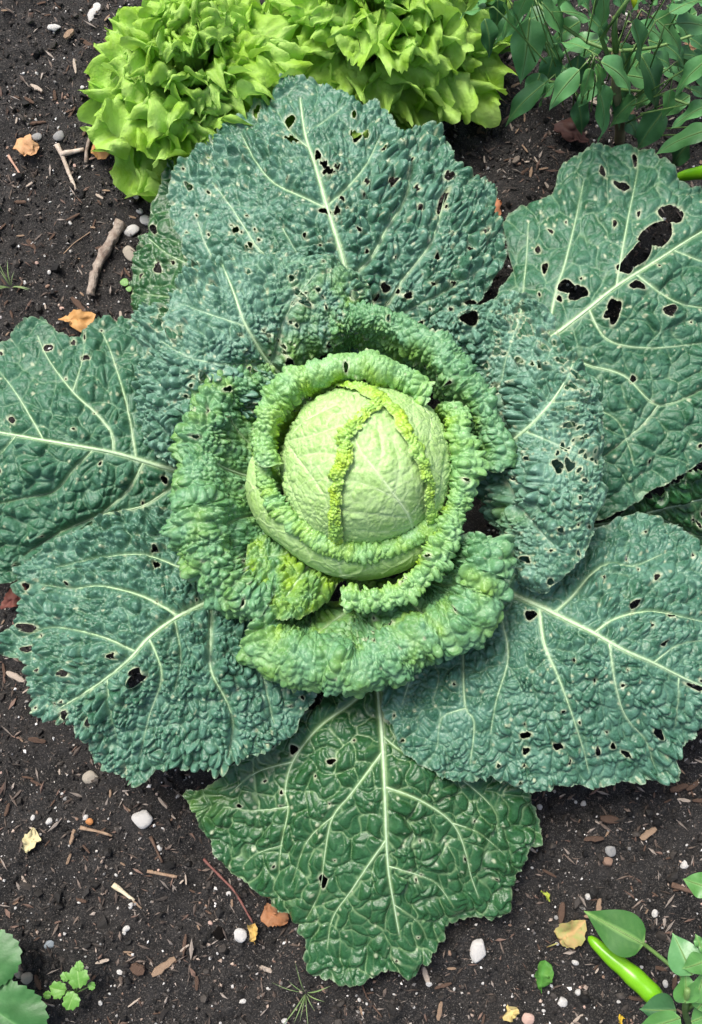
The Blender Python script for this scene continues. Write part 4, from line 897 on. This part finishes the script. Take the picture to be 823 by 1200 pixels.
M_STICK = plain('weathered_stick', (.20,.15,.12), (.42,.36,.30), 90, .85, .2, .8, 0, .003, 260)
M_PALEW = plain('pale_wood', (.40,.32,.25), (.58,.50,.42), 120, .85, .2, .6, 0, .002, 400)
M_TANW = plain('tan_wood', (.25,.165,.11), (.40,.29,.20), 120, .85, .2, .6, 0, .002, 400)
M_BRNW = plain('brown_wood', (.085,.055,.04), (.17,.11,.08), 120, .85, .2, .7, 0, .002, 400)
M_REDW = plain('reddish_stem', (.16,.06,.05), (.24,.11,.09), 120, .7, .3, .4)
def stick(name, label, pts, r0, r1, mat, cat='stick', k=9, rough=.12, group=None):
    P = np.array([ground(x, y, r0 * .8) for x, y in pts]); P[:, 2] = P[:, 2].max() * .6 + P[:, 2] * .4
    p = spline(P, False, .006) if len(P) > 2 else np.linspace(P[0], P[1], 8)
    r = np.linspace(r0, r1, len(p)) * (1 + rough * np.sin(np.arange(len(p)) * 2.1) + rough * .6 * np.cos(np.arange(len(p)) * 5.3))
    tv, tf = tube(p, r, k); tv = tv + np.stack([noise(tv[:, 0] * 300, tv[:, 1] * 300 + tv[:, 2] * 200, q) for q in (1, 2, 3)], 1) * r0 * .5
    return tag(obj(name, mesh_from(name, tv, tf), mat), label, cat, group)
stick('stick', 'thick weathered grey stick with a broken end lying on bare soil', [(142,262),(130,284),(120,304),(110,328),(106,346)], .0072, .0052, M_STICK, k=12)
stick('twig', 'curved grey-brown twig arching beside the lettuce edge', [(126,152),(112,156),(104,166),(103,180),(103,196)], .0028, .0022, M_STICK, 'twig')
stick('twig', 'split pale bleached twig lying lengthwise on the soil', [(67,170),(74,184),(82,204),(90,224)], .0032, .0018, M_PALEW, 'twig')
stick('twig', 'short thick bleached twig lying across the split pale twig', [(73,183),(86,179),(98,175)], .0032, .0028, M_PALEW, 'twig')
stick('twig', 'long thin reddish stem lying beside the dark drooping cabbage leaf', [(240,1005),(258,1025),(275,1045),(297,1080)], .0016, .0011, M_REDW, 'stem', 6)
stick('twig', 'thin tan twig lying horizontally below the round white stone', [(173,1021),(190,1024),(208,1028)], .0022, .0018, M_TANW, 'twig', 6)
stick('twig', 'pale tan sliver of wood above the round white stone', [(94,970),(112,973),(133,979)], .0022, .0014, M_TANW, 'twig', 6)
stick('twig', 'broken brown twig pointing at the round white stone', [(176,980),(184,995),(191,1010)], .0020, .0014, M_BRNW, 'twig', 6)
stick('twig', 'bone-white curved splinter of wood on dark soil', [(133,1036),(145,1045),(158,1055)], .0032, .0018, plain('bone_wood', (.62,.52,.34), (.72,.64,.48), 120, .7), 'twig', 7)
stick('twig', 'thin grey twig crossing the soil above the young pepper plant', [(786,1036),(802,1042),(823,1050),(845,1060)], .0030, .0026, M_BRNW, 'twig', 7)
stick('twig', 'dark thin stem on soil under the drooping leaf tip', [(424,1150),(430,1168),(448,1192)], .0010, .0008, M_BRNW, 'stem', 5)
stick('twig', 'hair-thin stem lying on open soil beside the grass', [(75,298),(88,286),(106,272)], .0007, .0006, M_TANW, 'stem', 5)
stick('twig', 'thin pinkish splinter beside the pale orange leaf flake', [(11,184),(18,195),(25,206)], .0018, .0014, plain('pink_wood', (.44,.24,.16), (.5,.32,.24), 120, .8), 'twig', 6)

# ------------------------------------------------------------------ stones, chips, grit
PHI = (1 + 5 ** .5) / 2
IV = np.array([(-1,PHI,0),(1,PHI,0),(-1,-PHI,0),(1,-PHI,0),(0,-1,PHI),(0,1,PHI),(0,-1,-PHI),(0,1,-PHI),(PHI,0,-1),(PHI,0,1),(-PHI,0,-1),(-PHI,0,1)], float)
IV /= np.linalg.norm(IV[0])
IF = np.array([(0,11,5),(0,5,1),(0,1,7),(0,7,10),(0,10,11),(1,5,9),(5,11,4),(11,10,2),(10,7,6),(7,1,8),(3,9,4),(3,4,2),(3,2,6),(3,6,8),(3,8,9),(4,9,5),(2,4,11),(6,2,10),(8,6,7),(9,8,1)])
def subdiv(V, F):
    V = list(map(tuple, V)); c = {}; out = []
    def mid(a, b):
        k = (min(a, b), max(a, b))
        if k not in c:
            m_ = np.array(V[a]) + np.array(V[b]); V.append(tuple(m_ / np.linalg.norm(m_))); c[k] = len(V) - 1
        return c[k]
    for a, b, d in F:
        x, y, z = mid(a, b), mid(b, d), mid(d, a); out += [(a, x, z), (b, y, x), (d, z, y), (x, y, z)]
    return np.array(V), np.array(out)
IV2, IF2 = subdiv(IV, IF); IV3, IF3 = subdiv(IV2, IF2)
def stone_mesh(seed, hi=False, ang=.35):
    r_ = np.random.default_rng(seed); V, F = (IV3, IF3) if hi else (IV2, IF2); V = V.copy()
    d = np.ones(len(V))
    for _ in range(9):                       # facets: cut the ball by planes
        n = unit(r_.normal(size=3)); o = r_.uniform(.58, .92); k = V @ n
        V = np.where((k > o)[:, None], V - (k - o)[:, None] * n * (1 - ang * .5), V)
    V = V * (1 + .10 * np.stack([noise(V[:, 0] * 2 + seed, V[:, 1] * 2 + V[:, 2], 1)] * 3, 1))
    V = V * (1 + .10 * np.stack([fbm(V[:, 0] * 5 + seed, V[:, 1] * 5 + V[:, 2] * 3, 2, 2)] * 3, 1))
    return mesh_from('stone', V, F, smooth=hi)
def stone(label, x, y, rx, ry, ang, mat, seed, group=None, name='stone', flat=.6, cat='stone', me=None):
    sc = np.linalg.norm(at(x + 1, y, 0.005) - at(x, y, 0.005)); p = ground(x, y, min(rx, ry) * sc * flat * .45)
    o = obj(name, me or stone_mesh(seed, True), mat); o.location = tuple(p)
    o.scale = (rx * sc, ry * sc, min(rx, ry) * sc * flat); o.rotation_euler = (0, 0, ang); tag(o, label, cat, group); return o
M_WST = plain('white_stone', (.68,.66,.62), (.82,.81,.78), 260, .85, .2, .8, 0, .002, 500)
M_CST = plain('cream_stone', (.46,.41,.33), (.60,.54,.45), 260, .85, .2, .8, 0, .002, 500)
M_GST = plain('grey_stone', (.20,.20,.20), (.32,.32,.31), 150, .7, .3, .5)
M_BST = plain('brown_stone', (.20,.13,.09), (.30,.20,.15), 150, .8, .3, .5)
M_PST = plain('pinkish_stone', (.46,.30,.24), (.55,.40,.34), 150, .8, .3, .5)
stone('large round white stone lying alone on dark soil', 167, 959, 13, 11.5, .1, M_WST, 1)
stone('pale cream stone between a cabbage leaf tip and the round white stone', 107, 911, 10.5, 8.5, .2, M_CST, 2)
stone('smooth white oval stone below the drooping dark leaf', 561, 1113, 10, 15, -.2, M_WST, 3)
stone('white angular stone beside the reddish stem', 281, 1097, 8.5, 9, .3, M_WST, 4)
stone('square white stone between the soil and the green pepper', 659, 1174, 6.5, 6.5, .1, M_WST, 5)
stone('pink rounded stone at the bed edge below the yellow scrap', 619, 1194, 7.5, 7, 0, M_PST, 6)
stone('white stone touching the upper end of the grey stick', 154, 271, 10, 7, .5, M_WST, 7)
stone('white stone between the grey stick and the cabbage leaf', 172, 258, 8.5, 6.5, -.2, M_WST, 8)
stone('long whitish stone beside the grey stick under the cabbage leaf', 152, 297, 7, 11, .5, M_CST, 9)
stone('small round white stone just above the white stones by the stick', 164, 248, 4.5, 4, 0, M_WST, 10)
stone('large white stone half hidden behind the lettuce', 110, 14, 7, 14, -.35, M_WST, 11)
stone('flat white stone on soil above the lettuce edge', 64, 32, 9, 5, 0, M_WST, 12)
stone('white cube-like stone by the thin grey twig', 803, 1013, 6.5, 6, .4, M_WST, 13)
stone('grey-green rounded stone in open soil by the brown bark chips', 716, 997, 7, 7, 0, M_GST, 14)
stone('brown rounded stone below the grey-green stone', 712, 1010, 7, 6, 0, M_BST, 15)
stone('cream stone beside the saw-toothed leaves', 31, 1146, 8, 7, .2, M_CST, 16)
stone('pale stone tucked against the upper saw-toothed leaf', 22, 1138, 6, 9, .3, M_CST, 17)
stone('blue-grey flat stone shard near the seedling', 58, 1107, 7, 5, .5, plain('slate', (.16,.19,.21), (.22,.25,.27), 100, .6), 18)
stone('black crumbly clod of earth beside the white angular stone', 258, 1093, 11, 8.5, .4, plain('black_clod', (.006,.005,.005), (.016,.013,.011), 200, .95, .1, .9, 0, .004), 19, cat='clod', name='clod')
stone('dark grey stone beside the split pale twig', 43, 161, 7, 6, 0, M_GST, 20)
stone('blue-grey stone above the short bleached twig', 69, 159, 7, 7, 0, M_GST, 21)
stone('orange-brown round pebble below the pale cream stone', 105, 963, 4.5, 4, 0, plain('orange_pebble', (.42,.17,.05), (.5,.22,.08), 100), 22)

ZONES = [(60, 60, 'in the bark litter beside the lettuce'), (60, 150, 'around the split pale twig'), (60, 250, 'on the open soil above the grass tuft'), (120, 310, 'around the thick grey stick'), (30, 350, 'around the sparse grass tuft'),
         (640, 190, 'under the drooping pepper leaves'), (570, 200, 'between lettuce and pepper plant'), (780, 150, 'under the bushy pepper plant'), (15, 790, 'near the reddish dry leaf by the cabbage'), (60, 930, 'around the pale cream stone'),
         (170, 960, 'around the large round white stone'), (60, 1010, 'around the cream-yellow leaf scrap'), (150, 1050, 'around the bone-white splinter'), (270, 1050, 'along the reddish stem'), (60, 1110, 'above the seedling and saw-toothed leaves'),
         (110, 1180, 'around the tiny seedling'), (190, 1140, 'around the slanted tan chip'), (270, 1150, 'below the black clod'), (370, 1175, 'around the wispy grass tuft'), (480, 1170, 'below the drooping dark leaf tip'),
         (560, 1120, 'around the smooth white oval stone'), (620, 1180, 'around the pink rounded stone'), (640, 1050, 'around the curled yellow shoot scrap'), (650, 970, 'beside the drooping dark leaf edge'), (720, 980, 'around the grey-green rounded stone'),
         (790, 950, 'near the broad brown bark chip'), (790, 1030, 'along the thin grey twig'), (660, 1110, 'around the mottled fallen leaf'), (730, 1160, 'around the bright green pepper')]
def zone(x, y): return min(ZONES, key=lambda q: (q[0] - x) ** 2 + (q[1] - y) ** 2)[2]
def covered(x, y):
    """true where the lettuces, the stalk region or the plants hide the soil completely"""
    return ((x - BX) ** 2 + (y - BY) ** 2 < .15 ** 2)
rs = np.random.default_rng(99)
WX0, WX1, WY0, WY1 = -.58, .58, -.72, .88
# white and cream pebbles, brown pebbles: single things
smesh = [stone_mesh(200 + k) for k in range(10)]
for grp, lab, mats, cnt, lo_, hi_ in (('small white pebbles scattered over the soil', 'small white pebble', [M_WST], 140, 1.8, 5.0),
                              ('small brown pebbles scattered over the soil', 'small brownish pebble', [M_BST], 40, 1.6, 3.8),
                              ('small grey pebbles scattered over the soil', 'small grey pebble', [M_GST], 26, 1.6, 3.8),
                              ('small pinkish pebbles scattered over the soil', 'small pinkish pebble', [M_PST], 36, 1.5, 3.4)):
    metas = {}
    for k in range(cnt):
        while True:
            x = rs.uniform(-5, 828); y = rs.uniform(-5, 1205)
            if (x < 250 and y < 400) or y > 890 or (x > 560 and y < 230) or x < 20: break
        key = (k % 10, id(mats[0]))
        if key not in metas:
            metas[key] = smesh[k % 10].copy(); metas[key].materials.clear(); metas[key].materials.append(mats[0])
        r = lo_ * (hi_ / lo_) ** (rs.uniform() ** 1.6)
        o = stone(lab + ' ' + zone(x, y), x, y, r, r * rs.uniform(.65, 1), rs.uniform(0, 6.28), mats[0], 0, grp, 'pebble', .75, 'pebble', metas[key])
# wood chips: single things
def chip_mesh(seed):
    r_ = np.random.default_rng(seed); n = 7; s_ = np.linspace(-1, 1, n); V = []
    for q in s_:
        w = (1 - .55 * abs(q) ** 3) * r_.uniform(.75, 1.1); o_ = r_.uniform(-.12, .12); h = r_.uniform(.75, 1.1); bz = .25 * math.cos(q * 1.5)
        V += [(q + r_.uniform(-.05, .05), o_ - w, -h * .4 + bz), (q + r_.uniform(-.05, .05), o_ + w, -h * .4 + bz), (q, o_ + w * .8, h * .5 + bz), (q, o_ - w * .7, h * .6 + bz)]
    F = [(0, 1, 2, 3), ((n - 1) * 4 + 3, (n - 1) * 4 + 2, (n - 1) * 4 + 1, (n - 1) * 4)]
    for i in range(n - 1):
        for j in range(4): F.append((i * 4 + j, (i + 1) * 4 + j, (i + 1) * 4 + (j + 1) % 4, i * 4 + (j + 1) % 4))
    return np.array(V, float), np.array(F)[:, ::-1]
CH = [chip_mesh(k) for k in range(10)]
cm = {}
def chip(label, x, y, L, w, ang, mat, k, grp=None, h=.5, tilt=0.0):
    key = (k % 10, mat.name)
    if key not in cm:
        cm[key] = mesh_from('wood_chip', *CH[k % 10], smooth=False); cm[key].materials.append(mat)
    sc = np.linalg.norm(at(x + 1, y, 0.005) - at(x, y, 0.005)); o = obj('wood_chip', cm[key]); p = ground(x, y, w * sc * .3 + .0012)
    o.location = tuple(p); o.scale = (L * sc / 2, w * sc / 2, w * h * sc / 2); o.rotation_euler = (tilt, rs.uniform(-.15, .15), ang); tag(o, label, 'wood chip', grp); return o
chip('stout tan wood chip lying slanted near the seedling', 192, 1133, 32, 11, .6, M_TANW, 0)
chip('flat dark brown triangular bark chip near the slanted tan chip', 161, 1136, 18, 14, -.3, M_BRNW, 1)
chip('pale chip of wood between the cabbage leaf and the soil edge', 18, 793, 24, 8, -.5, M_PALEW, 2)
chip('thin white splinter lying in dark bark on the lettuce side', 43, 103, 18, 6, -.6, M_PALEW, 3)
chip('reddish flat bark chip above the flat white stone', 81, 40, 15, 9, .9, M_TANW, 4)
chip('broad brown bark chip under a cabbage leaf edge', 715, 960, 22, 10, -.1, M_BRNW, 5)
chip('long brown bark strip under a cabbage leaf edge', 696, 983, 24, 7, .05, M_BRNW, 6)
chip('tan bark strip in open soil by the brown bark chips', 760, 977, 22, 9, .6, M_TANW, 7)
chip('grey bark piece under the bushy pepper plant', 605, 187, 12, 7, .9, M_STICK, 8)
for grp, lab, mat, cnt in (('dark bark chips over the soil', 'dark brown bark chip', M_BRNW, 170), ('tan wood chips over the soil', 'small tan splinter of wood', M_TANW, 90), ('pale wood chips over the soil', 'small pale splinter of wood', M_PALEW, 70)):
    for k in range(cnt):
        while True:
            x = rs.uniform(-5, 828); y = rs.uniform(-5, 1205)
            if (x < 250 and y < 400) or (x < 60 and 660 < y) or y > 890 or (x > 560 and y < 230): break
        L = 6 + 15 * rs.uniform() ** 2.2
        if mat is M_BRNW: L *= 1.25
        chip(('long ' if L > 15 else '') + lab.replace('small ', '' if L > 15 else 'small ') + ' ' + zone(x, y), x, y, L, max(2.4, L * rs.uniform(.14, .38)), rs.uniform(0, 3.14), mat, k, grp, rs.uniform(.3, .7), rs.uniform(-.4, .4))

# grit and crumbs: nobody could count them
def scatter(name, n, base, lo_, hi_, power, cols, label, cat, mat, aspect=(.6, 1), seed=0, lift=.35, elong=1.0):
    r_ = np.random.default_rng(seed); BV, BF = base
    xs = r_.uniform(WX0, WX1, n * 2); ys = r_.uniform(WY0, WY1, n * 2)
    wd = r_.uniform(size=n * 2) < .18; xs = np.where(wd, xs * 2.6, xs); ys = np.where(wd, .08 + (ys - .08) * 2.2, ys)
    k = ~covered(xs, ys); xs = xs[k][:n]; ys = ys[k][:n]; n = len(xs)
    r = lo_ * (hi_ / lo_) ** (r_.uniform(size=n) ** power)
    zs = soil_z(xs, ys) + r * lift
    # random rotations
    q = r_.normal(size=(n, 4)); q /= np.linalg.norm(q, axis=1, keepdims=True)
    if elong > 1: q[:, 1:3] *= .25; q /= np.linalg.norm(q, axis=1, keepdims=True)
    w, x, y, z = q.T
    Rm = np.stack([np.stack([1-2*(y*y+z*z), 2*(x*y-z*w), 2*(x*z+y*w)], -1), np.stack([2*(x*y+z*w), 1-2*(x*x+z*z), 2*(y*z-x*w)], -1), np.stack([2*(x*z-y*w), 2*(y*z+x*w), 1-2*(x*x+y*y)], -1)], 1)
    S = np.stack([r * elong * r_.uniform(.6, 1.2, n), r * r_.uniform(*aspect, n), r * r_.uniform(*aspect, n)], 1)
    jit = 1 + .28 * r_.normal(size=(n, len(BV), 1)).clip(-1.5, 1.5)
    V = np.einsum('nij,nvj->nvi', Rm, BV[None] * jit * S[:, None]) + np.stack([xs, ys, zs], 1)[:, None]
    F = (BF[None] + (np.arange(n) * len(BV))[:, None, None]).reshape(-1, BF.shape[1])
    cols = np.array(cols); C = cols[r_.integers(len(cols), size=n)] * r_.uniform(.65, 1.25, (n, 1))
    o = obj(name, mesh_from(name, V.reshape(-1, 3), F, {'tint': np.repeat(C, len(BV), 0)}, smooth=False), mat)
    return tag(o, label, cat, kind='stuff')
m, nt, b = new_mat('loose_grit'); nt.links.new(attr(nt, 'tint', 'Color'), b.inputs['Base Color']); b.inputs['Roughness'].default_value = .7; b.inputs['Specular IOR Level'].default_value = .35
bump(nt, b, nz(nt, 900, 4), .5, .001); M_GRIT = m
OCT = (np.array([(1,0,0),(-1,0,0),(0,1,0),(0,-1,0),(0,0,1),(0,0,-1)], float), np.array([(0,2,4),(2,1,4),(1,3,4),(3,0,4),(2,0,5),(1,2,5),(3,1,5),(0,3,5)]))
scatter('soil_crumbs', 9000, (IV, IF), .0018, .0070, 2.6, [(.009,.0085,.008),(.014,.013,.012),(.022,.020,.018),(.036,.031,.027),(.055,.048,.042)], 'loose dark crumbs of soil and compost', 'soil', M_GRIT, seed=11)
scatter('soil_granules', 40000, OCT, .0007, .0026, 1.8, [(.006,.006,.006),(.012,.011,.011),(.025,.023,.022),(.060,.054,.050),(.12,.105,.095),(.17,.13,.105),(.21,.195,.18)], 'fine dark granules covering the soil between the crumbs', 'soil', M_GRIT, seed=14, lift=.6, aspect=(.6, 1.1))
scatter('bark_fibres', 24000, OCT, .0005, .0025, 2.0, [(.09,.068,.055),(.12,.092,.075),(.18,.14,.115),(.05,.042,.036),(.30,.255,.22),(.17,.11,.085)], 'fine bark fibres and splinters mixed in the soil', 'bark', M_GRIT, seed=12, elong=4.0, aspect=(.5, 1.0), lift=.9)
scatter('grit', 16000, OCT, .0005, .0030, 2.5, [(.70,.68,.65),(.50,.47,.43),(.40,.31,.25),(.30,.24,.20),(.74,.73,.71),(.24,.23,.22)], 'fine pale grit and perlite specks in the soil', 'grit', M_GRIT, seed=13, lift=.8)
